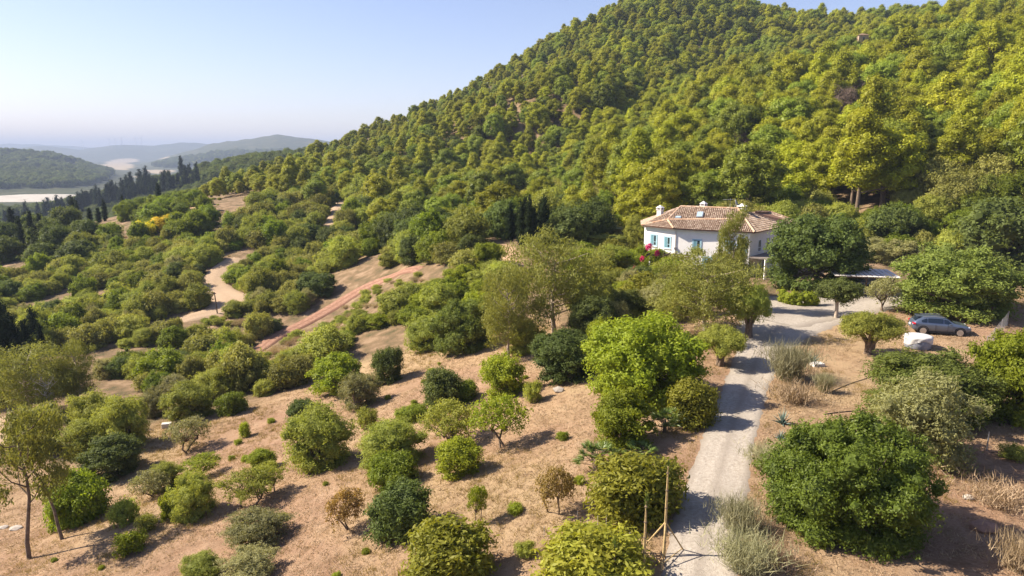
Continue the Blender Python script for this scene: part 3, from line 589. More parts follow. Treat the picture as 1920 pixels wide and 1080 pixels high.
# leafless tree
def deadtree(seed, h, mat, twigs=True):
    rng = R_(seed); paths = [([(0, 0, -.3), (.1, 0, h * .3), (.0, .1, h * .6), (.2, 0, h)], [h * .02, h * .017, h * .012, .01])]
    for j in range(16):
        s = .3 + .6 * j / 16; th = j * 2.4; b = np.array([0, 0, h * s]); e = b + np.array([cos(th), sin(th), .9]) * h * .26 * rng.uniform(.6, 1.2); m = (b + e) / 2 + rng.normal(size=3) * .05 * h
        paths.append(([b, m, e], [h * .009, h * .006, .01]))
        for q in range(5 if twigs else 2):
            s2 = m + (e - m) * rng.uniform(0, 1); e2 = s2 + unit(rng.normal(size=3) + (0, 0, .6)) * h * .1; paths.append(([s2, (s2 + e2) / 2 + rng.normal(size=3) * .02 * h, e2], [h * .004, h * .003, .006]))
    return limbs(paths, mat, k=5)
kit('dead_tree', [('trunk', deadtree(720, 5, B_dead))], 3.5, 5)
rng = R_(730); cl = dome(rng, 5.5, 8, 2.6, 22, .95)
kit('dead_pine', [('trunk', deadtree(731, 8, B_bark)), ('crown', crown(cl, 4500, .34, .05, rng, F_dead, core=0, shell=.9, jit=1.2))], 5.5, 8)
# thin upright wisps: broom, dry grass tufts, agave and fan palm
def blades(B, D, L, W, rng, curve=0.3, seg=2):
    n = len(B); side = unit(np.cross(D, rng.normal(size=(n, 3)))); V = []; F = []
    down = np.array([0, 0, -1.0])
    st = [B + D * L[:, None] * (s / seg) + down * (curve * L * (s / seg) ** 2)[:, None] for s in range(seg + 1)]
    for s in range(seg):
        w = W[:, None] * (1 - s / seg) if s else W[:, None]
        V += [st[s] - side * w / 2, st[s] + side * w / 2]
    V.append(st[-1]); V = np.stack(V, 1); m = V.shape[1]; base = np.arange(n)[:, None] * m; Fq = []
    for s in range(seg - 1): Fq.append(base + np.array([[2 * s, 2 * s + 1, 2 * s + 3, 2 * s + 2]]))
    Ft = base + np.array([[2 * seg - 2, 2 * seg - 1, 2 * seg]])
    return V.reshape(-1, 3), ([np.concatenate(Fq)] if Fq else []) + [Ft], np.repeat(rng.random(n), m)
def broom(seed, n, h, w, mat):
    rng = R_(seed); th = rng.uniform(0, 2 * pi, n); sp_ = np.abs(rng.normal(0, .75, n)); D = unit(np.stack([np.cos(th) * sp_, np.sin(th) * sp_, np.ones(n)], 1))
    B = np.stack([rng.normal(0, w * .16, n), rng.normal(0, w * .16, n), rng.uniform(-.1, h * .62, n)], 1); B[:, :2] *= (.6 + 2.2 * B[:, 2:3] / h); V, F, T = blades(B, D, rng.uniform(.15, .42, n) * h, np.full(n, .018), rng, .10)
    return mesh_np('crown', V, F, mat, T)
for i in range(3): kit('broom', [('crown', broom(740 + i, 4200, 2.0, 1.8, F_broom)), ('trunk', limbs([([(0, 0, -.1), (.1 * cos(a), .1 * sin(a), .4), (.35 * cos(a), .35 * sin(a), 1.0)], [.03, .022, .008]) for a in range(6)], B_bark, k=4))], 2.0, 2.0)
for i in range(2): kit('straw_bush', [('crown', broom(745 + i, 1800, 1.0, 1.6, F_dry))], 1.5, 1.0)
for i in range(2):
    rng = R_(750 + i); n = 34; th = np.arange(n) * 2.4; el = np.linspace(.15, 1.35, n); D = np.stack([np.cos(th) * np.cos(el), np.sin(th) * np.cos(el), np.sin(el)], 1)
    V, F, T = blades(np.zeros((n, 3)) + D * .06, D, rng.uniform(.75, 1.0, n), np.full(n, .13), rng, .12, 4); kit('agave', [('blades', mesh_np('blades', V, F, F_agave, T))], 1.6, 1.0)
def fanpalm(seed, nf, h):
    rng = R_(seed); VV = []; FF = {3: [], 4: []}; TT = []; off = 0; st = []
    for j in range(nf):
        th = j * 2.4; el = rng.uniform(.15, 1.3); d = np.array([cos(th) * cos(el), sin(th) * cos(el), sin(el)]); b = np.array([rng.normal() * .15, rng.normal() * .15, rng.uniform(.1, .45) * h]); e = b + d * h * .5
        st.append(([b, (b + e) / 2, e], [.02, .015, .01])); side = unit(np.cross(d, (0, 0, 1))); upv = np.cross(side, d); k = 17; a = np.linspace(-1.25, 1.25, k)
        D = unit(np.cos(a)[:, None] * d + np.sin(a)[:, None] * side + upv * .1); V, F, T = blades(np.repeat(e[None], k, 0), D, np.full(k, h * .36) * (1 - .2 * np.abs(a)), np.full(k, .06), rng, .22, 2)
        VV.append(V); TT.append(T)
        for f in F: FF[f.shape[1]].append(f + off)
        off += len(V)
    st.append(([(0, 0, -.1), (0, 0, .3 * h), (0, 0, .5 * h)], [.16, .14, .08]))
    return [('trunk', limbs(st, B_bark, k=4)), ('crown', mesh_np('crown', np.concatenate(VV), [np.concatenate(x) for x in FF.values() if x], F_palm, np.concatenate(TT)))]
for i in range(2): kit('fan_palm', fanpalm(760 + i, 44, 1.7), 2.4, 2.0)
NAMES = {'pine': ('pine_tree', 'pine tree'), 'wild_olive': ('olive_shrub', 'shrub'), 'scrub': ('scrub_bush', 'bush'), 'mastic': ('mastic_bush', 'bush'), 'dark_oak': ('evergreen_oak', 'tree'), 'orange': ('orange_tree', 'tree'),
         'blossom': ('yellow_tree', 'tree'), 'cypress': ('cypress_tree', 'cypress'), 'near_olive': ('olive_tree', 'olive tree'), 'near_grey': ('olive_tree', 'olive tree'), 'near_dark': ('evergreen_bush', 'bush'), 'near_bright': ('broadleaf_tree', 'tree'),
         'near_mastic': ('mastic_bush', 'bush'), 'carob': ('carob_tree', 'tree'), 'leafy': ('broadleaf_tree', 'tree'), 'leafy_dark': ('broadleaf_tree', 'tree'), 'pistacia': ('broadleaf_tree', 'tree'), 'loquat': ('fruit_tree', 'tree'), 'rust_shrub': ('fruit_tree', 'tree'),
         'thin_tree': ('young_tree', 'tree'), 'thin_grey': ('olive_tree', 'olive tree'), 'thin_olive': ('olive_tree', 'olive tree'), 'tuft_bush': ('low_bush', 'bush'), 'tuft_bright': ('low_bush', 'bush'), 'garden_olive': ('olive_tree', 'olive tree'), 'lollipop': ('clipped_tree', 'tree'),
         'eucalypt': ('eucalyptus_tree', 'eucalyptus'), 'eucalypt_thin': ('eucalyptus_tree', 'eucalyptus'), 'eucalypt_full': ('eucalyptus_tree', 'eucalyptus'), 'dead_tree': ('dead_tree', 'dead tree'), 'dead_pine': ('dead_pine', 'dead tree'), 'broom': ('broom_bush', 'bush'),
         'straw_bush': ('dry_bush', 'bush'), 'agave': ('agave_plant', 'agave'), 'fan_palm': ('fan_palm', 'palm')}
_prng = R_(9)
PLACED = []     # x, y, radius
def plant(kind, loc, w, h, label, group=None, var=None, rz=None, keepout=True):
    vs = KIT[kind]; parts, kw, kh = vs[(int(_prng.integers(len(vs))) if var is None else var) % len(vs)]
    nm, cat = NAMES[kind]; sx = w / kw; sz = h / kh; rz = _prng.uniform(0, 2 * pi) if rz is None else rz
    r = None
    if len(parts) == 1: r = link(nm, parts[0][1], loc=loc, rz=rz); r.scale = (sx, sx, sz)
    else:
        r = empty(nm, loc, rz); r.scale = (sx, sx * _prng.uniform(.84, 1.16), sz)
        for pn, me in parts: link(pn, me, r)
    tag(r, label, cat, group)
    if keepout: PLACED.append((loc[0], loc[1], w * 0.42))
    return r
def plant_px(kind, u, vt, vb, wpx, label, group=None, var=None, rz=None, k=0.32):
    """stand a plant on the ground so that it fills the photo's box: u centre, vt top, vb bottom, wpx width"""
    th = PITCH + math.atan((vb - 540) / FPX); s_ = max(0.05, sin(th))
    vbase = vb - k * wpx * s_; p = hit(u, vbase); d = float(proj(*p)[2]); w = wpx * d / FPX
    h = (vbase - vt) * d / FPX / max(0.6, cos(th)) - 0.22 * w * s_
    return plant(kind, p, w, max(h, 0.35 * w), label, group, var, rz)
# ================================================================ HOUSE
M_wall = simple('white_render', (0.80, 0.765, 0.73), 0.85, vary=0.06, scale=1.2, spec=0.15, bumpv=0.1)
M_base = simple('porch_boards_shade_tone', (0.20, 0.17, 0.15), 0.8, vary=0.2)  # dark base colour stands in for the porch shade
M_blue = simple('pale_blue_paint', (0.34, 0.50, 0.58), 0.5, vary=0.08)
M_glass = simple('dark_window_glass', (0.03, 0.045, 0.05), 0.08, vary=0.1, spec=0.6)
M_frame = simple('white_frame', (0.75, 0.75, 0.75), 0.5, vary=0.05)
M_wood = simple('dark_stained_timber', (0.10, 0.065, 0.045), 0.7, vary=0.3, scale=8)
M_metal = simple('dull_grey_metal', (0.35, 0.35, 0.36), 0.45, 0.6, vary=0.1)
M_pipe = simple('grey_beige_drainpipe', (0.5, 0.45, 0.42), 0.5, vary=0.05)
M_conc = simple('grey_concrete', (0.40, 0.37, 0.34), 0.9, vary=0.2, scale=4, bumpv=0.3)
def tile_material(name, a, b_, c_):
    m, t, b = node_mat(name); ti = N(t, 'ShaderNodeAttribute', attribute_name='tint').outputs['Fac']
    co = N(t, 'ShaderNodeTexCoord').outputs['Object']; n = noise(t, 5, 5, .7, co)
    c = ramp(t, ti, [(0, a), (.5, b_), (1, c_)]).outputs[0]; c = mix(t, math_n(t, 'MULTIPLY', ramp(t, n.outputs[0], [(.4, (0, 0, 0)), (.75, (1, 1, 1))]).outputs[0], .45), c, (0.22, 0.15, 0.11))
    t.links.new(c, b.inputs['Base Color']); b.inputs['Roughness'].default_value = .9; b.inputs['Specular IOR Level'].default_value = .1; return m
M_tile = tile_material('weathered_clay_tile', (0.22, 0.145, 0.10), (0.39, 0.285, 0.205), (0.54, 0.43, 0.335))
M_ridge = tile_material('pale_ridge_tile', (0.50, 0.30, 0.19), (0.60, 0.40, 0.26), (0.68, 0.50, 0.36))
M_under = simple('terracotta_underlay', (0.22, 0.12, 0.08), .9)
ZE = 5.7
A, B_, C, D = PZ(1203, ZE, 91.5), PZ(1263, ZE, 87.5), PZ(1415, ZE, 83), PZ(1475, ZE, 91)
Fb, G = np.array([24.6, 99.0, ZE]), np.array([18.2, 97.5, ZE])
P_ = PZ(1252, 6.95, 90)
R2 = PZ(1384, 8.05, 89.5); R1 = R2 + unit((B_ - C) * np.array([1, 1, 0])) * 7.4; Q_ = C + (R2 - C) * ((6.95 - ZE) / (8.05 - ZE))
_pn = np.cross(C - B_, Q_ - B_); P_[2] = B_[2] - (_pn[0] * (P_[0] - B_[0]) + _pn[1] * (P_[1] - B_[1])) / _pn[2]
house = empty('white_house', (27.0, 90.5, 0.0), 0, 'two-storey white villa with terracotta tiled hip roof and pale blue windows', 'house'); HO = np.array([27.0, 90.5, 0.0])
EAVE = [A, B_, C, D, Fb, G]; cen = np.mean(EAVE, 0)
def inset(p, d):
    v = cen - p; v[2] = 0; return p + v / np.linalg.norm(v) * d
WALLP = [inset(p, .62) - HO for p in EAVE]
MB().prism([(p[0], p[1]) for p in WALLP], -0.6, ZE - .12).build('wall', M_wall, house)
MB().prism([tuple((inset(p, .30) - HO)[:2]) for p in EAVE], ZE - .26, ZE - .02).build('eaves_cornice', M_wall, house)
FAC = [[A, B_, P_], [B_, C, Q_, P_], [P_, Q_, R2, R1], [C, D, R2], [D, Fb, R1], [D, R1, R2], [Fb, G, R1], [G, A, R1], [A, P_, R1]]
mb = MB()
for f in FAC:
    n = len(f); V = [p - HO for p in f] + [p - HO - np.array([0, 0, .10]) for p in f]
    mb.add(V, [tuple(range(n)), tuple(range(n, 2 * n))[::-1]] + [(i, n + i, n + (i + 1) % n, (i + 1) % n) for i in range(n)])
roof = mb.build('roof', M_under, house)
def tiles(facets, org, cw=.24, tl=.42, r=.105, seed=1, eave_edge=0):
    """rows of barrel tiles laid on each roof plane, every tile overlapping the one below"""
    rg = R_(seed); VV = []; FF = []; TT = []; off = 0; k = 5; ang = np.linspace(0, pi, k)
    for f in facets:
        f = [np.array(p) for p in f]; e = f[1] - f[0]; e = e / np.linalg.norm(e); n = np.cross(f[1] - f[0], f[2] - f[0]); n /= np.linalg.norm(n)
        if n[2] < 0: n = -n
        up = np.cross(n, e); up = up if up[2] > 0 else -up; o = f[0]
        poly = [(float(np.dot(p - o, e)), float(np.dot(p - o, up))) for p in f]; xs = [p[0] for p in poly]; ys = [p[1] for p in poly]
        for x in np.arange(min(xs) + cw / 2, max(xs), cw):
            for y in np.arange(min(ys), max(ys), tl * .86):
                if not pip(poly, np.array(x), np.array(y + tl * .35)): continue
                jx = rg.normal() * .012; base = o + e * (x + jx) + up * (y - .05)
                ring = lambda pos, rr, lift: pos + np.outer(np.cos(ang) * rr, e) + np.outer(np.sin(ang) * rr * .8 + lift, n)
                V = np.concatenate([ring(base, r, .045 + rg.uniform(0, .015)), ring(base + up * tl, r * .85, .012)])
                VV.append(V); FF.append(np.array([(i, i + 1, k + i + 1, k + i) for i in range(k - 1)]) + off); TT.append(np.full(2 * k, np.clip(rg.normal(.5, .27), 0, 1))); off += 2 * k
    return np.concatenate(VV) - org, np.concatenate(FF), np.concatenate(TT)
V, F, T = tiles([f for f in FAC], HO); tag(link('roof_tiles', mesh_np('roof_tiles', V, [F], M_tile, T), house), kind='stuff')
def caps(lines, org, r=.15, seed=2, step=.4):
    rg = R_(seed); VV = []; FF = []; TT = []; off = 0; k = 6; ang = np.linspace(0, pi, k)
    for a, b in lines:
        a, b = np.array(a), np.array(b); d = b - a; L = np.linalg.norm(d); d /= L; s = np.cross(d, (0, 0, 1)); s /= np.linalg.norm(s); u = np.cross(s, d)
        for q in np.arange(0, L, step):
            V = np.concatenate([p + np.outer(np.cos(ang) * rr, s) + np.outer(np.sin(ang) * rr + .05, u) for p, rr in ((a + d * q, r), (a + d * min(L, q + step * 1.1), r * .85))])
            VV.append(V); FF.append(np.array([(i, i + 1, k + i + 1, k + i) for i in range(k - 1)]) + off); TT.append(np.full(2 * k, rg.random())); off += 2 * k
    return np.concatenate(VV) - org, np.concatenate(FF), np.concatenate(TT)
V, F, T = caps([(B_, P_), (P_, Q_), (C, R2), (R1, R2), (P_, R1), (A, P_), (R2, D), (R1, Fb)], HO); tag(link('ridge_tiles', mesh_np('ridge_tiles', V, [F], M_ridge, T), house), kind='stuff')
# lower wing behind the right end
w0 = np.array([32.5, 95.0, 5.35]); wx = np.array([.80, .60, 0]); wy = np.array([-.60, .80, 0])
wc = [w0 - wx * 1 - wy * 1, w0 + wx * 8 - wy * 3.2, w0 + wx * 8 + wy * 4, w0 - wx * 1 + wy * 4]; r1, r2 = w0 + wx * 1.5 + np.array([0, 0, 1.75]), w0 + wx * 5.6 + wy * .4 + np.array([0, 0, 1.5])
MB().prism([tuple((p + (np.mean(wc, 0) - p) * .07 - HO)[:2]) for p in wc], -.5, 5.25).build('wing_wall', M_wall, house)
WF = [[wc[0], wc[1], r2, r1], [wc[1], wc[2], r2], [wc[2], wc[3], r1, r2], [wc[3], wc[0], r1]]
mb = MB()
for f in WF: n = len(f); V = [p - HO for p in f] + [p - HO - np.array([0, 0, .1]) for p in f]; mb.add(V, [tuple(range(n)), tuple(range(n, 2 * n))[::-1]] + [(i, n + i, n + (i + 1) % n, (i + 1) % n) for i in range(n)])
mb.build('wing_roof', M_under, house); V, F, T = tiles(WF, HO, seed=5); tag(link('wing_roof_tiles', mesh_np('wing_roof_tiles', V, [F], M_tile, T), house), kind='stuff')
V, F, T = caps([(r1, r2), (wc[1], r2), (wc[2], r2)], HO, seed=6); tag(link('wing_ridge_tiles', mesh_np('wing_ridge_tiles', V, [F], M_ridge, T), house), kind='stuff')
# windows: on wall i, at fraction f, sill height z
def window(a, b, f, z, w=.85, h=1.25, surround=True, name='window'):
    a, b = np.array(a), np.array(b); d = b - a; d[2] = 0; L = np.linalg.norm(d); d /= L; nrm = np.array([d[1], -d[0], 0]); c = a + d * L * f
    if np.dot(nrm, c - (cen - HO)) < 0: nrm = -nrm
    c = np.array([c[0], c[1], z + h / 2]); up = np.array([0, 0, 1.])
    def slab(off, hw, hh, th, cz=0, cx=0): return (c + nrm * off + up * cz + d * cx, d * hw, nrm * th, up * hh)
    mb = MB(); s = .17 if surround else .05
    for cx, cz_, hw, hh in ((-w / 2 - s / 2, 0, s / 2, h / 2 + s), (w / 2 + s / 2, 0, s / 2, h / 2 + s), (0, h / 2 + s / 2, w / 2, s / 2), (0, -h / 2 - s / 2, w / 2, s / 2)): mb.obox(*slab(.02, hw, hh, .035, cz_, cx))
    wn = mb.build(name, M_blue if surround else M_frame, house)
    MB().obox(*slab(.012, w / 2, h / 2, .006)).build('pane', M_glass, wn)
    fr = MB()
    for cx in (-w / 2 + .03, 0, w / 2 - .03): fr.obox(*slab(.03, .03, h / 2, .012, 0, cx))
    fr.obox(*slab(.03, w / 2, .03, .0125, -h * .18)); fr.build('casement', M_frame if not surround else M_blue, wn)
    sh = MB()
    if surround: sh.obox(*slab(.035, w / 4 - .04, h / 2 - .05, .012, 0, -w / 4)); sh.build('shutter', simple('teal_shutter', (.13, .27, .32), .6, vary=.15) if 'teal_shutter' not in bpy.data.materials else bpy.data.materials['teal_shutter'], wn)
    MB().obox(*slab(.05, w / 2 + s, .03, .08, -h / 2 - s - .03)).build('sill', M_wall, wn)
WA, WB, WC, WD = WALLP[:4]
window(WA, WB, .28, 3.25); window(WA, WB, .74, 3.15); window(WB, WC, .30, 3.05); window(WB, WC, .74, 3.05); window(WB, WC, .90, 3.05)
window(WB, WC, .45, .8, .9, 1.4); window(WA, WB, .5, .6, 1.0, 1.9)
window(WC, WD, .30, 3.1, .8, 1.35, False); window(WC, WD, .56, 3.1, .95, 1.4, False); window(WC, WD, .82, 3.1, .8, 1.3, False); window(WC, WD, .5, .2, 1.6, 2.0, False)
for a, f in ((WB, 0), ((WB * .40 + WC * .60), 0)):
    n_ = unit(np.array([-(WC - WB)[1], (WC - WB)[0], 0])); n_ = -n_ if np.dot(n_, a - (cen - HO)) < 0 else n_
    p0 = a + n_ * .07; MB().tube([(p0[0], p0[1], -.3), (p0[0], p0[1], 2.5), (p0[0], p0[1], ZE - .15)], [.05] * 3, 8).build('drainpipe', M_pipe, house)
    MB().box(p0[0] - .16, p0[0] + .16, p0[1] - .16, p0[1] + .06, 3.0, 3.28).build('pipe_box', M_pipe, house)
def chimney(u, vb, vt, Y, w, name='chimney', dark=False):
    b = PY(u, vb, Y); t_ = PY(u, vt, Y); z0, z1 = b[2] - .8 - HO[2], t_[2] - HO[2]; x, y = b[0] - HO[0], b[1] - HO[1]; h = w / 2; rt = .7071
    q = lambda s: [(x + s * (i), y + s * (j)) for i, j in ((0, -1.25), (1.25, 0), (0, 1.25), (-1.25, 0))]
    mb = MB(); mb.prism(q(h), z0, z1 - .5); ch = mb.build('chimney', M_wall, house)
    cap = MB(); cap.prism(q(h * 1.25), z1 - .56, z1 - .48)
    for c in q(h * .95): cap.box(c[0] - .06, c[0] + .06, c[1] - .06, c[1] + .06, z1 - .48, z1 - .28)
    qq = q(h * 1.3); cap.prism(qq, z1 - .28, z1 - .22); n = 4; cap.add([(p[0], p[1], z1 - .22) for p in qq] + [(x, y, z1 + .12)], [(0, 1, 4), (1, 2, 4), (2, 3, 4), (3, 0, 4)]); cap.build('chimney_cap', M_wall, ch)
    MB().prism(q(h * .8), z1 - .48, z1 - .28).build('flue_opening', simple('flue_black', (.03, .03, .035), .9) if 'flue_black' not in bpy.data.materials else bpy.data.materials['flue_black'], ch)  # solid near-black block fills the gap under the cap
chimney(1237, 413, 386, 93.5, .72); chimney(1319, 390, 378.5, 92.5, .68); chimney(1390.5, 397, 383, 89.6, .9)
# skylights, aerial and dish
def on_roof(f, p): n = unit(np.cross(f[1] - f[0], f[2] - f[0])); n = n if n[2] > 0 else -n; z = f[0][2] - (n[0] * (p[0] - f[0][0]) + n[1] * (p[1] - f[0][1])) / n[2]; return np.array([p[0], p[1], z]), n
f = FAC[2]; e = unit(f[1] - f[0]); mid = (P_ * .42 + Q_ * .24 + R2 * .17 + R1 * .17); p, n_ = on_roof(f, mid); up_ = np.cross(n_, e); up_ = up_ if up_[2] > 0 else -up_
sk = MB().obox(p - HO + n_ * .16, e * .42, up_ * .75, n_ * .06).build('skylight', M_metal, house); MB().obox(p - HO + n_ * .235, e * .34, up_ * .66, n_ * .01).build('pane', simple('painted_sky_glass', (.35, .45, .55), .1, vary=.05, spec=.7), sk)  # pale blue pane colour imitates a reflection of the sky
p2, _ = on_roof(f, P_ * .76 + Q_ * .12 + R1 * .12); sk2 = MB().obox(p2 - HO + n_ * .16, e * .38, up_ * .28, n_ * .05).build('skylight', M_metal, house); MB().obox(p2 - HO + n_ * .225, e * .31, up_ * .22, n_ * .01).build('pane', bpy.data.materials['painted_sky_glass'], sk2)
an = R2 * .86 + R1 * .14 - HO; mb = MB(); mb.tube([an, an + np.array([0, 0, 1.3])], [.03, .02], 6); top = an + np.array([0, 0, 1.15]); mb.tube([top + np.array([-.9, .1, 0]), top + np.array([.5, -.05, 0])], [.02, .02], 5)
for k in range(7): c = top + np.array([-.8 + .18 * k, .09 - .01 * k, 0]); mb.tube([c - np.array([.02, .28, 0]), c + np.array([.02, .28, 0])], [.012, .012], 4)
mb.build('tv_aerial', M_metal, house)
ds = R2 * .95 + R1 * .05 - HO + np.array([.1, .3, .75]); dm_ = MB(); dm_.lathe([(.01, .0), (.22, .03), (.40, .10), (.45, .14), (.43, .145), (.2, .05), (.01, .02)], 16)
dish = dm_.build('satellite_dish', M_metal, house, True, loc=ds); dish.rotation_euler = (radians(70), 0, radians(60)); MB().tube([(0, 0, 0), (0, -.1, -.02), (0, -.6, -.35)], [.03, .03, .03], 6).build('dish_bracket', M_metal, dish)
# porch on the right side, its shade put into the dark roof colour
nR = unit(np.array([(WD - WC)[1], -(WD - WC)[0], 0])); pa, pb = WC + nR * .05, WD + nR * .05
mb = MB(); c = (pa + pb) / 2 + nR * 1.1; c[2] = 2.62; mb.obox(c, (pb - pa) / 2 * np.array([1, 1, 0]), nR * 1.1, np.array([0, 0, .08])); pr = mb.build('porch_roof', M_base, house)
for k in range(3): q = (pa * (1 - k / 2) + pb * (k / 2)) + nR * 2.05; MB().box(q[0] - .12, q[0] + .12, q[1] - .12, q[1] + .12, -.3, 2.54).build('porch_post', M_wall, house)
# pergola with white columns under the bougainvillea at the left end
pg = empty('porch_pergola', PZ(1255, 0, 85.5), 0, 'white-columned timber pergola at the left end of the house front', 'pergola')
dF = unit((C - B_) * np.array([1, 1, 0])); nF = np.array([dF[1], -dF[0], 0]); nF = nF if nF[1] < 0 else -nF
for i in range(3):
    for j in range(2): q = dF * (i - 1) * 2.2 + nF * (j * 2.0 - 1.0); mb = MB(); mb.box(q[0] - .15, q[0] + .15, q[1] - .15, q[1] + .15, -.4, 2.45); mb.box(q[0] - .2, q[0] + .2, q[1] - .2, q[1] + .2, 2.3, 2.42 + .035); mb.build('column', M_wall, pg)
for j in range(2): MB().beam(-dF * 2.8 + nF * (j * 2 - 1) + np.array([0, 0, 2.55]), dF * 2.8 + nF * (j * 2 - 1) + np.array([0, 0, 2.55]), .14, .2).build('beam', M_wood, pg)
for k in range(8): q = dF * (-2.5 + k * .72); MB().beam(q - nF * 1.5 + np.array([0, 0, 2.72]), q + nF * 1.5 + np.array([0, 0, 2.72]), .08, .12).build('rafter', M_wood, pg)
# bougainvillea: green climber mass with pink heads
rng = R_(810); base = PZ(1222, 0, 84.5); cl = []
for k in range(20): cl.append((np.array([rng.normal() * 1.5 , rng.normal() * .9, rng.uniform(.6, 3.6)]), np.array([.7, .7, .6]) * rng.uniform(.7, 1.2)))
bo = empty('bougainvillea', base, 0, 'bougainvillea climber with magenta blossom over the pergola at the left of the house', 'climber'); link('crown', crown(cl, 13000, .15, .08, rng, F_bright, core=.6, jit=.7, shell=.45), bo)
link('trunk', limbs([([(.2 * k, .1, -.3), (.1 * k, 0, 1.2), (.3 * k, -.2, 2.6)], [.07, .05, .03]) for k in (-1, 0, 1)], B_bark), bo)
for k, (x, y, z, s) in enumerate([(-.6, -1.0, 3.85, .5), (.3, -1.1, 3.2, .32), (-2.3, -.8, 1.1, .42), (2.6, -.9, 1.7, .36), (2.9, -1.0, 1.25, .4), (-1.5, -1.1, 2.4, .2), (1.6, -1.3, .8, .3)]):
    cc = [(np.array([x, y, z]) + rng.normal(size=3) * s * .4, np.array([s, s, s]) * .55) for _ in range(4)]; link('blossom', crown(cc, 420, .13, .10, rng, F_pink, name='blossom', core=0, shell=.9, jit=.8), bo)
# ---------------------------------------------------------------- clipped hedges
def hedge(name, pts_px, wid, hgt, mat, label, world=None, n_per=900):
    P = np.array([hit(*p) for p in pts_px]) if world is None else np.array(world); o = P.mean(0); rng = R_(int(P[0, 0] * 10) & 1023); cl = []
    for a, b in zip(P[:-1], P[1:]):
        L = np.linalg.norm(b - a); n = max(2, int(L / .45))
        for i in range(n):
            c = a + (b - a) * (i + .5) / n - o
            for zz in np.arange(.25, hgt, .4): cl.append((c + np.array([rng.normal() * .08, rng.normal() * .08, zz + rng.normal() * .1]), np.array([wid / 2, wid / 2, .42]) * rng.uniform(.93, 1.07)))
    r = tag(link(name, crown(cl, min(20000, len(cl) * n_per // 6), .11, .06, rng, mat, name=name, core=.82, shell=.22, jit=.6), loc=o), label, 'hedge'); PLACED.append((o[0], o[1], 1.5)); return r
hedge('clipped_hedge', [(1461, 566), (1480, 572), (1505, 574), (1535, 574)], 1.1, 1.25, F_bright, 'low clipped yellow-green hedge curving along the gravel yard')
hedge('clipped_hedge', [(1108, 470), (1135, 468), (1166, 470)], 2.6, 2.0, F_olive, 'lower of two rounded clipped hedges in the garden left of the house')
hedge('clipped_hedge', [(1115, 455), (1140, 452), (1158, 453)], 2.2, 2.4, F_grey, 'upper of two rounded clipped hedges in the garden left of the house')
hedge('garden_border', [(1090, 545), (1120, 540), (1150, 545)], 1.3, .8, F_gold, 'golden low planting beside the garden path below the hedges')
lawn = tag(MB().prism([tuple(hit(u, v)[:2]) for u, v in [(1085, 500), (1100, 478), (1170, 475), (1205, 490), (1180, 505), (1120, 508)]], -.9, .12).build('lawn', simple('mown_grass', (.11, .16, .03), .9, vary=.3, scale=3)), 'small mown lawn in the garden left of the house', None, None, 'structure')
# ---------------------------------------------------------------- carport with slatted roof
c0 = PZ(1612, 0, 73.5); cpo = empty('carport', c0, radians(-14), 'timber carport with pale slatted roof beside the gravel yard', 'carport')
M_slat = simple('silvered_timber_slat', (.66, .60, .56), .8, vary=.2, scale=5)
for x in (-2.6, 0, 2.6):
    for y in (-2.2, 2.2): MB().box(x - .08, x + .08, y - .08, y + .08, -.3, 2.25).build('post', M_wood, cpo)
for y in (-2.2, 2.2): MB().box(-3.0, 3.0, y - .07, y + .07, 2.253, 2.45).build('beam', M_wood, cpo)
for k in range(12): x = -2.95 + k * .536; MB().box(x - .21, x + .21, -2.75, 2.75, 2.453, 2.50 + .01 * (k % 2)).build('roof_slat', M_slat, cpo)
MB().box(.6, 2.2, -2.05, -1.95, 0, 1.95).build('back_panel', M_conc, cpo)
MB().box(-2.5, 2.5, 2.32, 2.4, -.2, 2.2).build('back_wall', M_conc, cpo)
# ---------------------------------------------------------------- cars
M_tyre = simple('tyre_rubber', (.025, .025, .025), .8, vary=.2); M_rim = simple('alloy_rim', (.55, .55, .56), .3, .8, vary=.05); M_carglass = simple('tinted_car_glass', (.012, .02, .035), .05, vary=.05, spec=.7)
M_lamp = simple('clear_headlamp', (.75, .77, .8), .15, vary=.05, spec=.6); M_red_l = simple('red_tail_lamp', (.45, .015, .03), .25, vary=.1, spec=.5); M_black = simple('black_trim', (.02, .02, .022), .6, vary=.1)
def paint(name, c, r=.28, met=.55):
    m, t, b = node_mat(name); co = N(t, 'ShaderNodeTexCoord').outputs['Object']; n = noise(t, 3, 4, .6, co); t.links.new(ramp(t, n.outputs[0], [(.3, tuple(x * .9 for x in c)), (.7, c)]).outputs[0], b.inputs['Base Color'])
    b.inputs['Roughness'].default_value = r; b.inputs['Metallic'].default_value = met; b.inputs['Coat Weight'].default_value = .6; b.inputs['Coat Roughness'].default_value = .06; return m
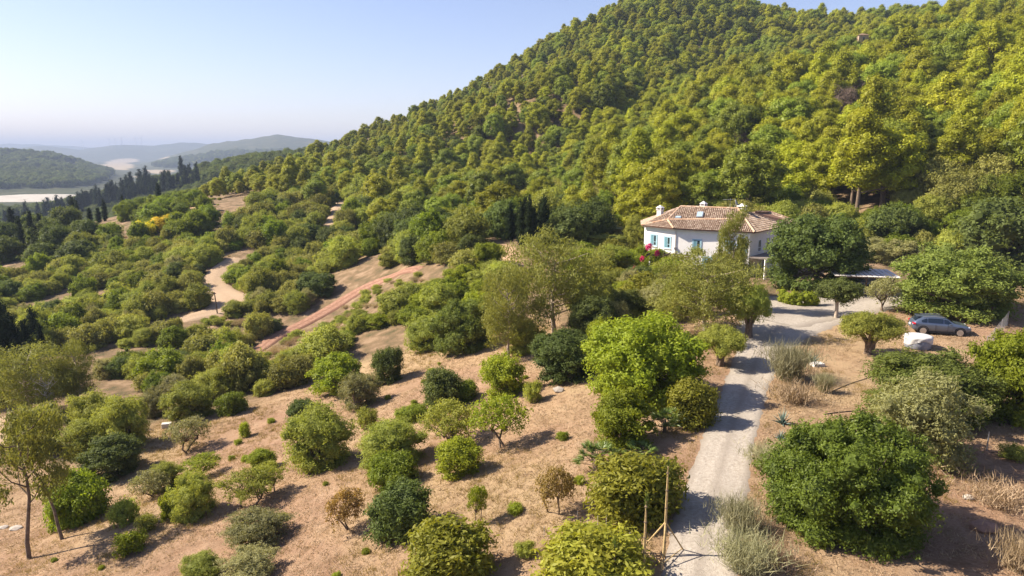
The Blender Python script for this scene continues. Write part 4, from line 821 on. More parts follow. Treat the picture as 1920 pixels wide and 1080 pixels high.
def car(name, loc, rz, mat, label):
    c = empty(name, loc, rz, label, 'car')
    # x, z bottom, z belt, z top, half width, half width at roof
    ST = [(0.00, .48, .78, .86, .66, .56), (.07, .34, .92, 1.00, .82, .66), (.28, .27, 1.01, 1.20, .895, .66), (.62, .26, 1.01, 1.42, .90, .63), (1.1, .25, 1.0, 1.49, .905, .64), (1.7, .25, .98, 1.52, .905, .65), (2.3, .25, .965, 1.50, .905, .645),
          (2.62, .25, .96, 1.40, .905, .655), (2.95, .25, .955, 1.20, .905, .69), (3.22, .25, .95, 1.02, .90, .73), (3.6, .26, .92, .98, .895, .72), (4.0, .27, .85, .91, .87, .69), (4.26, .30, .74, .82, .80, .62), (4.42, .40, .64, .70, .62, .50)]
    V = []; F = []; k = 13
    for x, zb, ze, zt, w, wt in ST:
        half = [(w * .90, zb), (w * .985, zb + .12), (w, (zb + ze) / 2 + .03), (w * .985, ze - .05), (w * .955, ze), (wt + (w - wt) * .12, zt - .05 * (zt - ze) / .5), (wt * .8, zt)]
        V += [(x, y, z) for y, z in half] + [(x, -y, z) for y, z in half[::-1]]
    n = 14
    for i in range(len(ST) - 1):
        for j in range(n - 1): F.append((i * n + j, i * n + j + 1, (i + 1) * n + j + 1, (i + 1) * n + j))
        F.append((i * n + n - 1, i * n, (i + 1) * n, (i + 1) * n + n - 1))
    F.append(tuple(range(n))); F.append(tuple(range((len(ST) - 1) * n, len(ST) * n))[::-1])
    b = MB(); b.add(V, F); body = b.build('body', mat, c, True)
    m = body.modifiers.new('sub', 'SUBSURF'); m.levels = 1; m.render_levels = 1
    def P(i, s, lo): x, zb, ze, zt, w, wt = ST[i]; a = np.array([x, s * w * .955, ze]); t_ = np.array([x, s * (wt + (w - wt) * .12), zt - .05 * (zt - ze) / .5]); return a + (t_ - a) * lo
    for s in (1, -1):
        off = np.array([0, s * .022, .014])
        for i0, i1 in ((3, 4), (4, 6), (6, 8)):
            lo = [P(i, s, .12) + off for i in range(i0, i1 + 1)]; hi = [P(i, s, .86) + off for i in range(i0, i1 + 1)]
            if i0 == 3: hi[0] = lo[0] + (hi[0] - lo[0]) * .55
            if i1 == 8: hi[-1] = lo[-1] + (hi[-1] - lo[-1]) * .25
            lo[0] = lo[0] + np.array([.04, 0, 0]); hi[0] = hi[0] + np.array([.04, 0, 0]); lo[-1] = lo[-1] - np.array([.04, 0, 0]); hi[-1] = hi[-1] - np.array([.04, 0, 0])
            m_ = len(lo); MB().add(lo + hi + [p - off * .9 for p in lo + hi], [(i, i + 1, m_ + i + 1, m_ + i) for i in range(m_ - 1)]).build('side_window', M_carglass, c)
        MB().obox((2.78, s * 1.0, 1.0), (.10, 0, 0), (0, .09, 0), (0, 0, .065)).build('wing_mirror', mat, c, bevel=.03)
        MB().box(.9, 3.5, s * .83 - .06, s * .83 + .06, .2, .33).build('side_skirt', M_black, c)
        for j, x in enumerate((.82, 3.55)):
            arch = MB(); ang = np.linspace(-.15, pi + .15, 14); arch.add([(x + cos(a) * r, s * y, .36 + sin(a) * r) for y in (.86, .925) for r in (.36, .43) for a in ang], [(i, i + 1, 14 + i + 1, 14 + i) for i in range(13)] + [(28 + i, 42 + i, 42 + i + 1, 28 + i + 1) for i in range(13)] + [(14 + i, 14 + i + 1, 42 + i + 1, 42 + i) for i in range(13)]); arch.build('wheel_arch', M_black, c)
            wr = empty('wheel', (x, s * .80, .345)); wr.parent = c
            ty = MB(); ty.lathe([(.22, -.11), (.31, -.115), (.345, -.08), (.345, .08), (.31, .115), (.22, .11)], 24); to = ty.build('tyre', M_tyre, wr, True); to.rotation_euler = (pi / 2, 0, 0)
            rm = MB()
            for q in range(10): a = q * pi / 5; rm.beam((cos(a) * .04, sin(a) * .04, -.09 * s * -1), (cos(a) * .235, sin(a) * .235, .105), .045, .03)
            rm.lathe([(.0, .075), (.06, .08), (.06, .12), (.0, .125)], 10); rm.lathe([(.215, .06), (.25, .06), (.25, .12), (.215, .12)], 24)
            ro = rm.build('rim', M_rim, wr); ro.rotation_euler = (pi / 2 * (1 if s < 0 else -1), 0, 0)
            db = MB(); db.lathe([(.0, .0), (.235, .0), (.235, .05), (0., .05)], 20); do = db.build('brake_disc', M_black, wr); do.rotation_euler = (pi / 2 * (1 if s < 0 else -1), 0, 0)
        MB().obox((4.14, s * .67, .76), (.16, -s * .05, 0), (0, .11, 0), (0, 0, .055)).build('headlight', M_lamp, c, bevel=.03)
        MB().obox((.12, s * .74, .92), (.11, s * .05, 0), (0, .13, 0), (0, 0, .075)).build('tail_light', M_red_l, c, bevel=.03)
        MB().tube([(.8, s * .60, 1.47), (1.7, s * .62, 1.55), (2.35, s * .61, 1.52)], [.018] * 3, 6).build('roof_rail', M_rim, c)
    MB().add([(2.66, .60, 1.415), (2.66, -.60, 1.415), (3.24, -.70, 1.045), (3.24, .70, 1.045)], [(0, 1, 2, 3)]).build('windscreen', M_carglass, c)
    MB().add([(.56, .55, 1.425), (.56, -.55, 1.425), (.20, -.62, 1.14), (.20, .62, 1.14)], [(0, 1, 2, 3)]).build('rear_window', M_carglass, c)
    MB().box(.36, .70, -.5, .5, 1.455, 1.485).build('roof_spoiler', mat, c, bevel=.01)
    MB().box(4.30, 4.44, -.45, .45, .50, .66).build('grille', M_black, c, bevel=.03)
    MB().box(-.03, .05, -.26, .26, .66, .78).build('number_plate', M_frame, c)
    for x in (1.72, 2.62): MB().box(x - .006, x + .006, -.915, .915, .36, .93).build('door_seam', M_black, c)
    return c
p0 = hit(1712, 625); p1 = hit(1800, 630); az_ = math.atan2(p1[1] - p0[1], p1[0] - p0[0])
car('parked_car', (p0[0], p0[1] + .6, p0[2] + .01), az_ + .02, paint('slate_metallic', (.13, .165, .235)), 'grey-blue metallic hatchback parked on bare soil by the huge round bush')
pc = PZ(1588, .08, 73.2); car('parked_car', (pc[0], pc[1], .08), radians(-16), paint('silver_blue_metallic', (.42, .5, .62)), 'pale blue car parked under the timber carport')
# ---------------------------------------------------------------- round tub under a white cover
tb = empty('covered_tub', hit(1720, 652), 0, 'round tub under a draped white cover beside the parked grey car', 'tub'); tb.scale = (.92, .92, 1.0)
M_cover = simple('white_tarpaulin', (.50, .485, .475), .7, vary=.08, scale=2); M_tub = simple('grey_vinyl', (.24, .25, .29), .5, vary=.1)
MB().lathe([(.95, 0), (1.02, .1), (1.02, .78), (.95, .84)], 32).build('tub_shell', M_tub, tb, True)
rng = R_(5); K = 64; V = []; prof = [(.02, .99), (.5, .985), (.9, 1.0), (1.06, .97), (1.10, .88), (1.09, .7), (1.07, .5), (1.06, .3)]
for j, (r, z) in enumerate(prof):
    for i in range(K):
        a = 2 * pi * i / K; lift = 0.40 * max(0, cos(a - radians(-95))) ** 3 * (j >= 5) * (j - 4) / 3; fold = .035 * sin(a * 9 + j) * (j >= 4); sag = -.03 * (1 - r / .9) if r < .9 else 0
        V.append((cos(a) * (r + fold), sin(a) * (r + fold), z + lift + sag))
F = [(j * K + i, j * K + (i + 1) % K, (j + 1) * K + (i + 1) % K, (j + 1) * K + i) for j in range(len(prof) - 1) for i in range(K)]; MB().add(V, F).build('cover', M_cover, tb, True)
# ---------------------------------------------------------------- staked palms, frames, fence, post, stones
def staked_palm(u, vb, vt, label, tripod=False, lean=0.0):
    p = hit(u, vb); d = float(proj(*p)[2]); h = (vb - vt) * d / FPX / cos(radians(30)) * .98; rng = R_(int(u)); o = empty('staked_palm', p, 0, label, 'palm')
    mb = MB()
    for k in range(5): a = k * 1.257; mb.tube([(cos(a) * .035, sin(a) * .035, -.2), (cos(a) * .03 + lean * .5, sin(a) * .03, h * .5), (cos(a) * .015 + lean, sin(a) * .015, h * .86)], [.022, .02, .012], 5)
    mb.build('trunk', B_cane, o)
    for z in np.linspace(.15, .8, 5): MB().lathe([(.06, -.02), (.064, 0), (.06, .02)], 8, (lean * z, 0, h * z)).build('tie', B_bark, o)
    n = 60; th = rng.uniform(0, 2 * pi, n); s = np.abs(rng.normal(0, .2, n)); D = unit(np.stack([np.cos(th) * s, np.sin(th) * s, np.ones(n)], 1)); B = np.repeat(np.array([[lean, 0, 0]]), n, 0) + np.stack([np.zeros(n), np.zeros(n), rng.uniform(h * .72, h * .88, n)], 1)
    V, F, T = blades(B, D, rng.uniform(.3, .6, n), np.full(n, .03), rng, .35, 3); link('crown', mesh_np('crown', V, F, F_palm, T), o)
    if tripod:
        for a in (2.6, 4.4, .35): MB().tube([(0, 0, h * .34), (cos(a) * .95, sin(a) * .95, .0)], [.03, .03], 6).build('prop', B_cane, o)
        for a, b in ((2.6, 4.4), (4.4, .35)): MB().tube([(cos(a) * .8, sin(a) * .8, .2), (cos(b) * .8, sin(b) * .8, .2)], [.022, .022], 6).build('brace', B_cane, o)
    PLACED.append((p[0], p[1], .5)); return o
staked_palm(1245, 1046, 858, 'tall tied young palm held by a tripod of poles beside the drive', True)
staked_palm(1206, 1090, 922, 'second tied young palm left of the tripod-staked one'); staked_palm(1150, 1110, 1010, 'shortest tied young palm rising from the lowest yellow-green fruit tree')
fr = empty('cane_frame', hit(1135, 1003), 0, 'low white cane frame behind the lowest yellow-green fruit tree', 'frame')
for k, (x, h) in enumerate([(-.75, .75), (-.35, .85), (0, .9), (.4, .85), (.75, .3)]): MB().tube([(x, 0, -.1), (x + .02 * k, 0, h)], [.014, .012], 5).build('stake', B_dead, fr)
MB().tube([(-.8, .02, .38), (0, .03, .40), (.8, .02, .36)], [.013] * 3, 5).build('rail', B_dead, fr)
for k, (u, vb, vt) in enumerate([(1020, 1008, 982), (1082, 978, 955), (1180, 1020, 990)]):
    p = hit(u, vb); tag(MB().tube([(0, 0, -.1), (.01, 0, .5)], [.014, .012], 5).build('garden_stake', B_dead, loc=p), ('thin stake on the slope below the brownish thin tree', 'thin stake right of the brownish thin tree', 'thin stake beside the low white cane frame')[k], 'stake')
# wire fence at the right
fp_ = [hit(1848, 662), hit(1862, 645), hit(1876, 628), hit(1888, 612)]; fo = empty('wire_fence', fp_[0], 0, 'wire mesh fence with thin metal posts at the right edge', 'fence')
for p in fp_: q = p - fp_[0]; MB().tube([q - np.array([0, 0, .3]), q + np.array([0, 0, 1.35])], [.03, .03], 6).build('post', M_metal, fo)
for a, b in zip(fp_[:-1], fp_[1:]):
    mb = MB(); a, b = a - fp_[0], b - fp_[0]
    for z in np.linspace(.1, 1.3, 9): mb.beam(a + np.array([0, 0, z]), b + np.array([0, 0, z]), .008)
    for s in np.linspace(.04, .96, 14): q = a * (1 - s) + b * s; mb.beam(q + np.array([0, 0, .1]), q + np.array([.001, .001, 1.3]), .008)
    mb.build('wire_mesh', M_metal, fo)
p = hit(1850, 845); tag(MB().tube([(0, 0, -.2), (0, 0, 1.0)], [.03, .03], 6).build('fence_post', M_metal, loc=p), 'lone metal post on bare soil at the right', 'post')
po = empty('utility_pole', hit(408, 590), 0, 'dark wooden pole standing at the inside of the bending dirt track', 'pole'); MB().tube([(0, 0, -.5), (-.1, 0, 2.0), (-.25, 0, 4.0)], [.12, .10, .08], 8).build('shaft', M_wood, po); MB().box(-.55, .05, -.05, .05, 3.7, 3.82).build('crossarm', M_wood, po)
# stones and slabs
def stone(u, v, s, mat, label, flat=.6, name='stone', cat='stone'):
    p = hit(u, v); rng = R_(int(u * 3 + v)); iv, jf = ico(); V = iv * np.array([s, s * .8, s * flat]) * rng.uniform(.75, 1.2, (12, 1)); o = MB().add(V, [tuple(f) for f in jf]).build(name, mat, loc=p + np.array([0, 0, s * flat * .4]), bevel=.04); return tag(o, label, cat)
M_rock = simple('pale_limestone', (.38, .33, .28), .95, vary=.25, scale=5, bumpv=.5); M_white = simple('whitewashed_block', (.55, .52, .48), .9, vary=.12, scale=5)
bl = MB().box(-.42, .42, -.28, .28, -.1, .42).build('stone_block', M_white, loc=hit(313, 801), rz=.3, bevel=.05); tag(bl, 'white stone block on bare ground at the scrub edge on the left', 'stone')
sb = MB().box(-.42, .42, -.32, .32, -.1, .22).build('white_slab', M_white, loc=hit(1532, 686), rz=.2, bevel=.03); tag(sb, 'white square slab beside the blue-grey agave at the yard', 'slab')
stone(1047, 735, .45, M_rock, 'pale boulder on the bare slope left of the big bright tree'); stone(30, 992, .5, M_rock, 'flat pale stone at the left edge near the slender eucalyptus', .35); stone(8, 990, .35, M_rock, 'small pale stone at the very left edge', .4)
stone(1845, 992, .6, simple('rusty_rock', (.26, .15, .10), .95, vary=.3), 'reddish rock half buried at the lower right', .4); stone(1815, 935, .3, M_rock, 'pale rubble stone beside the dry straw heap', .5); stone(512, 905, .25, M_rock, 'small pale rock on the lower slope', .5)
wp = empty('garden_post', hit(1172, 528), 0, 'small white box on a post in the garden below the porch', 'post'); MB().box(-.05, .05, -.05, .05, -.2, .7).build('post', M_wall, wp); MB().box(-.28, .28, -.22, .22, .7, 1.25).build('box', M_wall, wp)
# tipped trailer in the shade at the right
tr_ = empty('trailer', hit(1842, 592), radians(8), 'dark small trailer in the shade behind the parked grey car', 'trailer'); MB().box(-.9, .9, -.6, .6, .35, .9).build('bed', simple('rusty_trailer_panel', (.12, .06, .045), .7, vary=.3), tr_, bevel=.03)
for s in (-1, 1): w = MB().lathe([(.0, -.07), (.28, -.07), (.28, .07), (0, .07)], 16).build('wheel', M_tyre, tr_, loc=(.2, s * .68, .28)); w.rotation_euler = (pi / 2, 0, 0)
MB().beam((.9, 0, .42), (1.9, 0, .35), .08).build('drawbar', M_metal, tr_)
# hose on the soil
hp_ = [hit(u, v) + np.array([0, 0, .03]) for u, v in [(1545, 778), (1570, 774), (1600, 772), (1622, 771)]]; tag(MB().tube([p - hp_[0] for p in hp_], [.03] * 4, 6).build('hose', M_black, loc=hp_[0]), 'black irrigation hose lying on bare soil behind the largest tree', 'hose')
hp_ = [hit(u, v) + np.array([0, 0, .03]) for u, v in [(1560, 735), (1590, 722), (1640, 705), (1660, 695)]]; tag(MB().tube([p - hp_[0] for p in hp_], [.022] * 4, 6).build('hose', M_black, loc=hp_[0]), 'thin dark hose running up the bare soil towards the thick-trunked olive', 'hose')
# far buildings, wind turbines and the palm on the ridge
fh = empty('farmhouse', hit(336, 352), 0, 'small white farmhouse between the cypresses on the left ridge', 'house'); MB().box(-5, 5, -3, 3, -2, 3.4).build('wall', M_wall, fh)
MB().add([(-5.4, -3.4, 3.4), (5.4, -3.4, 3.4), (5.4, 3.4, 3.4), (-5.4, 3.4, 3.4), (-5.4, 0, 5), (5.4, 0, 5)], [(0, 1, 5, 4), (2, 3, 4, 5), (0, 4, 3), (1, 2, 5), (3, 2, 1, 0)]).build('roof', M_tile, fh)
for x in (-3, 0, 3): MB().box(x - .5, x + .5, -3.06, -2.98, .8, 2.2).build('window', M_glass, fh)
hb = hit(1612, 118); hh = empty('stone_hut', (hb[0], hb[1], hb[2] + 8.0), 0, 'small stone hut peeking above the pines high on the hill', 'hut'); hh.scale = (.75, .75, .75); M_hut = simple('warm_stone', (.38, .27, .19), .9, vary=.25, scale=3); MB().box(-2.6, 2.6, -2, 2, -10, 3).build('wall', M_hut, hh)
MB().add([(-3, -2.4, 3), (3, -2.4, 3), (3, 2.4, 3), (-3, 2.4, 3), (0, 0, 4.3)], [(0, 1, 4), (1, 2, 4), (2, 3, 4), (3, 0, 4), (3, 2, 1, 0)]).build('roof', M_tile, hh); MB().box(-.5, .5, -2.06, -1.98, .3, 2).build('window', M_glass, hh)
pp = hit(302, 375); pd = float(proj(*pp)[2]); ph = 38 * pd / FPX; dp = empty('date_palm', pp, 0, 'feathery palm with bare trunk among the ridge cypresses', 'palm'); link('trunk', limbs([([(0, 0, -.5), (.1, 0, ph * .5), (0, 0, ph * .85)], [.3, .24, .22])], B_bark), dp)
rng = R_(830); VV = []; TT = []; FQ = []; FT = []; off = 0
for k in range(30):
    th = k * 2.4; el = rng.uniform(-.1, 1.2); d0 = np.array([cos(th) * cos(el), sin(th) * cos(el), sin(el)]); s = np.linspace(.1, 1, 22); st = np.array([0, 0, ph * .84]) + d0 * (s * 2.6)[:, None] + np.array([0, 0, -1.1]) * (s ** 2)[:, None]
    for sg in (-1, 1):
        D = unit(np.cross(d0, (0, 0, 1)) * sg + d0 * .6 + np.array([0, 0, -.25])) * np.ones((22, 1)); V, F, T = blades(st, D, np.full(22, .55), np.full(22, .09), rng, .3, 1); VV.append(V); TT.append(T); FT.append(F[0] + off); off += len(V)
link('crown', mesh_np('crown', np.concatenate(VV), [np.concatenate(FT)], F_palm, np.concatenate(TT)), dp)
M_turb = simple('white_turbine', (.8, .8, .8), .5, vary=.03)
for k, (u, vt) in enumerate([(157, 265), (207, 262), (219, 262), (230, 263), (257, 264), (267, 264)]):
    Y = 7200; x = (u - 960) / FPX * Y * cp; z = float(ground(x, Y)); hub = 78
    tb_ = empty('wind_turbine', (x, Y, z), 0, 'distant wind turbine on the hazy skyline, %s from the left of six' % ('first', 'second', 'third', 'fourth', 'fifth', 'sixth')[k], 'wind turbine', 'wind turbines on the skyline'); MB().tube([(0, 0, -2), (0, 0, hub)], [3, 1.8], 10).build('tower', M_turb, tb_); MB().box(-2, 2, -5, 5, hub - 2, hub + 3).build('nacelle', M_turb, tb_)
    for q in range(3): a = q * 2 * pi / 3 + k; MB().beam((0, -6, hub), (cos(a) * 40, -6.5, hub + sin(a) * 40), 2.6, 1.0).build('blade', M_turb, tb_)
# ================================================================ NEAR SLOPE AND GARDEN (each plant stands where the photo shows it)
NEAR = [
 # right of the drive
 ('carob', 1582, 785, 1036, 284, 'largest dark green broadleaf tree, right of the gravel drive in the foreground'),
 ('near_grey', 1718, 705, 885, 185, 'pale grey-green olive just behind the largest foreground tree'),
 ('pistacia', 1735, 652, 800, 215, 'wide mid-green spreading tree below the white covered tub'),
 ('leafy', 1905, 622, 800, 170, 'bright green leafy tree cut off by the right edge beside the wire fence'),
 ('garden_olive', 1630, 583, 675, 116, 'pruned olive with thick gnarled trunk left of the white covered tub'),
 ('lollipop', 1567, 524, 603, 78, 'small ball-headed tree on a bare stem in the gravel yard'),
 ('thin_grey', 1654, 520, 588, 66, 'small pale grey olive between the ball-headed tree and the big round bush'),
 ('pistacia', 1785, 455, 600, 222, 'huge round olive-green bush behind the grey parked car'),
 ('leafy_dark', 1526, 402, 550, 155, 'dense dark green tree covering the right end of the white house'),
 ('garden_olive', 1350, 612, 694, 92, 'short olive with stout trunk at the left edge of the gravel drive'),
 ('garden_olive', 1403, 535, 640, 84, 'olive with bent dark trunk where the drive opens into the yard'),
 ('eucalypt_full', 1322, 478, 640, 185, 'broad olive-brown eucalyptus standing in front of the white house'),
 ('eucalypt', 1376, 405, 590, 84, 'tallest eucalyptus reaching above the tiled eaves in front of the house'),
 ('broom', 1478, 625, 722, 86, 'big grey wispy broom bush at the bend of the drive'),
 ('straw_bush', 1490, 705, 765, 90, 'straw coloured dry bush below the wispy broom at the drive'),
 ('broom', 1440, 825, 890, 80, 'greenish broom bush on the right verge left of the largest tree'),
 ('broom', 1385, 920, 1010, 95, 'wispy straw-green broom overhanging the right edge of the drive'),
 ('broom', 1395, 985, 1090, 115, 'large broom at the bottom edge on the right verge of the drive'),
 ('straw_bush', 1450, 1010, 1075, 90, 'pale dry grass bush at the bottom edge under the largest tree'),
 ('agave', 1520, 652, 684, 40, 'blue-grey agave rosette beside the white slab at the yard'),
 ('agave', 1467, 755, 800, 36, 'upper blue-grey agave on the right verge of the drive'),
 ('agave', 1464, 800, 828, 28, 'lower small agave on the right verge of the drive'),
 ('straw_bush', 1870, 890, 965, 120, 'tangled heap of dry straw bush at the lower right'),
 ('tuft_bush', 1900, 832, 868, 44, 'small round green bush at the right edge above the dry heap'),
 ('straw_bush', 1910, 985, 1085, 90, 'straw coloured bush in the bottom right corner'),
 ('broom', 1545, 690, 740, 36, 'small sparse dry shrub on the bare soil below the white slab'),
 # left of the drive
 ('loquat', 1193, 850, 992, 185, 'yellow-green large-leaved fruit tree beside the tripod-staked palm'),
 ('fan_palm', 1118, 818, 890, 86, 'left dwarf fan palm above the yellow-green fruit tree'),
 ('fan_palm', 1198, 822, 868, 74, 'right dwarf fan palm just above the yellow-green fruit tree'),
 ('fan_palm', 1246, 752, 820, 70, 'dwarf fan palm beside the golden-green fruit tree at the drive'),
 ('loquat', 1298, 712, 806, 90, 'golden-green fruit tree leaning at the left edge of the drive'),
 ('near_bright', 1165, 736, 850, 112, 'light green ash-like tree between the fan palms and the big bright tree'),
 ('leafy', 1205, 588, 770, 195, 'big bright green leafy tree left of the drive below the house'),
 ('leafy_dark', 1062, 618, 718, 128, 'wide dark blue-green bush left of the big bright tree'),
 ('near_bright', 1120, 596, 694, 44, 'narrow upright bright green tree between the dark bush and the big bright tree'),
 ('eucalypt_full', 1040, 445, 645, 200, 'tallest central eucalyptus with forked pale limbs below the house garden'),
 ('eucalypt', 955, 505, 684, 125, 'central eucalyptus with bare trunk at the top of the dry slope'),
 ('near_bright', 942, 662, 750, 82, 'bright green bushy tree at the foot of the central eucalyptus'),
 ('tuft_bush', 1000, 712, 758, 38, 'wispy little shrub on the bare slope right of the bright bushy tree'),
 ('thin_tree', 938, 742, 852, 98, 'thin multi-stemmed green tree in the middle of the dry slope'),
 ('near_bright', 861, 822, 900, 78, 'round bright green little tree with a short bare stem'),
 ('thin_olive', 845, 750, 850, 112, 'loose yellowish olive beside the round bright little tree'),
 ('near_dark', 830, 686, 776, 76, 'upright grey-green bush on the upper dry slope'),
 ('near_mastic', 868, 712, 756, 50, 'dark bush snug against the right of the upright grey-green bush'),
 ('near_olive', 735, 788, 890, 122, 'dark olive dome with a leafy green bush growing before it'),
 ('near_mastic', 735, 848, 922, 88, 'leafy deep green bush in front of the dark olive dome'),
 ('near_dark', 752, 902, 1022, 118, 'blue-green rounded tree below the leafy deep green bush'),
 ('near_olive', 603, 763, 890, 128, 'biggest round olive dome on the open dry slope'),
 ('near_dark', 571, 746, 800, 60, 'small dark bush peeking out behind the biggest olive dome'),
 ('tuft_bush', 690, 762, 806, 38, 'pale green little shrub right of the biggest olive dome'),
 ('near_mastic', 776, 757, 794, 64, 'low deep green bush in dry grass at mid slope'),
 ('near_grey', 675, 696, 772, 78, 'grey-green olive below the bright pair at the scrub edge'),
 ('near_bright', 632, 662, 746, 100, 'bright yellowish green bush at the scrub edge'),
 ('near_dark', 728, 648, 722, 60, 'single dark round-headed tree on the open soil'),
 ('rust_shrub', 650, 918, 1008, 78, 'rusty thin-leaved small fruit tree on the lower slope'),
 ('thin_olive', 505, 866, 936, 72, 'thin olive right of the dark-branched olive'),
 ('thin_olive', 468, 880, 962, 96, 'dark-branched spreading olive on the lower left slope'),
 ('near_bright', 492, 842, 886, 52, 'small green bush above the dark-branched olive'),
 ('near_grey', 484, 952, 1036, 128, 'silvery sprawling olive near the bottom left'),
 ('near_grey', 468, 1032, 1110, 120, 'silvery olive cut off by the bottom edge'),
 ('near_olive', 366, 888, 980, 88, 'fresh green olive with short trunk on the lower left slope'),
 ('thin_tree', 376, 852, 906, 74, 'yellow-green thin tree behind the fresh green olive'),
 ('near_olive', 312, 868, 926, 62, 'small round olive above the leaning sparse grey one'),
 ('thin_grey', 283, 884, 944, 72, 'leaning sparse grey olive on the lower left slope'),
 ('tuft_bright', 317, 928, 980, 32, 'narrow bright green shrub beside the fresh green olive'),
 ('tuft_bush', 234, 936, 990, 46, 'fluffy pale shrub right of the deep green left tree'),
 ('tuft_bush', 275, 962, 1000, 38, 'small grey-green tuft beside the fluffy pale shrub'),
 ('near_mastic', 150, 886, 992, 100, 'deep green tree behind the leaning eucalyptus stem'),
 ('tuft_bright', 249, 996, 1042, 52, 'round bright green bush alone on the lower left slope'),
 ('near_olive', 380, 1040, 1100, 84, 'green olive bush at the bottom edge on the left'),
 ('thin_grey', 355, 783, 858, 90, 'sparse grey-brown olive below the white stone block'),
 ('near_olive', 232, 745, 850, 94, 'front olive dome of the dark clump at the left'),
 ('near_olive', 180, 735, 830, 96, 'left olive dome of the dark clump at the left'),
 ('leafy_dark', 210, 815, 905, 118, 'black-green bush in the shade at the foot of the left clump'),
 ('near_olive', 162, 785, 862, 90, 'low olive at the left flank of the dark clump'),
 ('near_olive', 360, 716, 794, 94, 'large olive dome at the scrub edge above the white stone block'),
 ('near_olive', 408, 686, 756, 86, 'rear olive dome at the scrub edge beside the glossy round bush'),
 ('near_mastic', 436, 734, 780, 54, 'glossy round bright green bush on the bare patch at the scrub edge'),
 ('near_grey', 290, 728, 786, 54, 'pale small olive left of the white stone block'),
 ('eucalypt_thin', 55, 770, 1078, 165, 'tall slender eucalyptus at the bottom left corner', 0),
 ('eucalypt_thin', 118, 800, 1030, 110, 'leaning bare-stemmed eucalyptus near the bottom left', 1),
 ('eucalypt_full', 55, 650, 800, 160, 'dark eucalyptus mass at the left edge behind the bleached dead tree'),
 ('eucalypt', 150, 640, 770, 84, 'narrow eucalyptus right of the bleached dead tree'),
 ('near_olive', 75, 755, 860, 90, 'bushy green tree below the bleached dead tree'),
 ('dead_tree', 92, 705, 790, 55, 'bleached leafless tree standing in the dark clump at the left'),
 ('loquat', 842, 985, 1125, 150, 'large-leaved fruit tree cut off by the bottom edge at the centre'),
 ('rust_shrub', 1040, 878, 975, 80, 'brownish thin tree left of the yellow-green fruit tree'),
 ('thin_tree', 895, 912, 990, 44, 'spindly young tree with few leaves on the open lower slope'),
 ('loquat', 1110, 988, 1130, 180, 'yellow-green bushy fruit tree cut off by the bottom edge left of the drive'),
 ('tuft_bush', 985, 1015, 1050, 36, 'small scruffy plant left of the lowest fruit tree'),
 ('near_mastic', 1225, 640, 700, 60, 'dark green bush hugging the right flank of the big bright tree'),
 ('tuft_bright', 460, 792, 822, 22, 'small lime tuft on the bare slope below the glossy round bush'),
 ('pistacia', 872, 560, 668, 118, 'broad olive-green bush left of the central bare-trunk eucalyptus'),
 ('near_olive', 805, 585, 660, 90, 'rounded olive at the top edge of the dry slope left of the broad bush'),
 ('leafy', 905, 545, 625, 84, 'fresh green tree behind the central bare-trunk eucalyptus'),
 ('leafy_dark', 1115, 555, 645, 92, 'shadowy tree right of the tallest central eucalyptus'),
 ('near_olive', 985, 600, 668, 70, 'olive bush between the two central eucalyptus trunks'),
 # garden round the house
 ('near_bright', 1215, 464, 514, 98, 'bougainvillea-covered green climber on the porch at the left end of the house'),
 ('near_olive', 1195, 405, 470, 60, 'olive-green bush against the left corner of the house'),
 ('near_olive', 1145, 460, 520, 70, 'rounded garden olive below the clipped hedges'),
 ('pistacia', 1170, 540, 600, 90, 'grey-green garden bush below the white post in the garden'),
 ('near_dark', 1100, 545, 620, 70, 'dark garden bush right of the tallest central eucalyptus'),
 ('near_grey', 1235, 530, 590, 80, 'silvery garden shrub left of the broad eucalyptus'),
 ('near_bright', 1262, 482, 535, 80, 'yellow-green garden shrub hiding the foot of the house wall'),
 ('loquat', 1130, 500, 545, 60, 'golden garden shrub beside the sandy garden path'),
 ('near_grey', 1368, 466, 560, 78, 'pale olive crown rising in front of the house windows'),
 ('near_bright', 1085, 470, 530, 70, 'loose green garden tree between the eucalyptus and the hedges'),
 ('dark_oak', 1065, 390, 470, 100, 'dark round oak left of the clipped garden hedges'),
 ('dark_oak', 1110, 375, 460, 90, 'dark round oak behind the clipped garden hedges'),
 ('near_grey', 1195, 390, 440, 55, 'pale grey-green round tree behind the left chimney'),
 ('mastic', 1685, 440, 490, 80, 'bright green tree rising behind the carport'),
 ('near_grey', 1640, 445, 490, 80, 'dry grey brush behind the carport roof'),
 ('near_grey', 1690, 450, 500, 85, 'pale dry brush between the carport and the huge round bush'),
 ('dark_oak', 1880, 370, 520, 160, 'dark shady oak at the right edge behind the huge round bush'),
 ('dark_oak', 1675, 385, 470, 105, 'deep green oak above the carport'),
]
for e in NEAR:
    kind, u, vt, vb, w, lab = e[:6]; plant_px(kind, u, vt, vb, w, lab, var=e[6] if len(e) > 6 else None, rz=0.0 if kind == 'eucalypt_thin' else None)
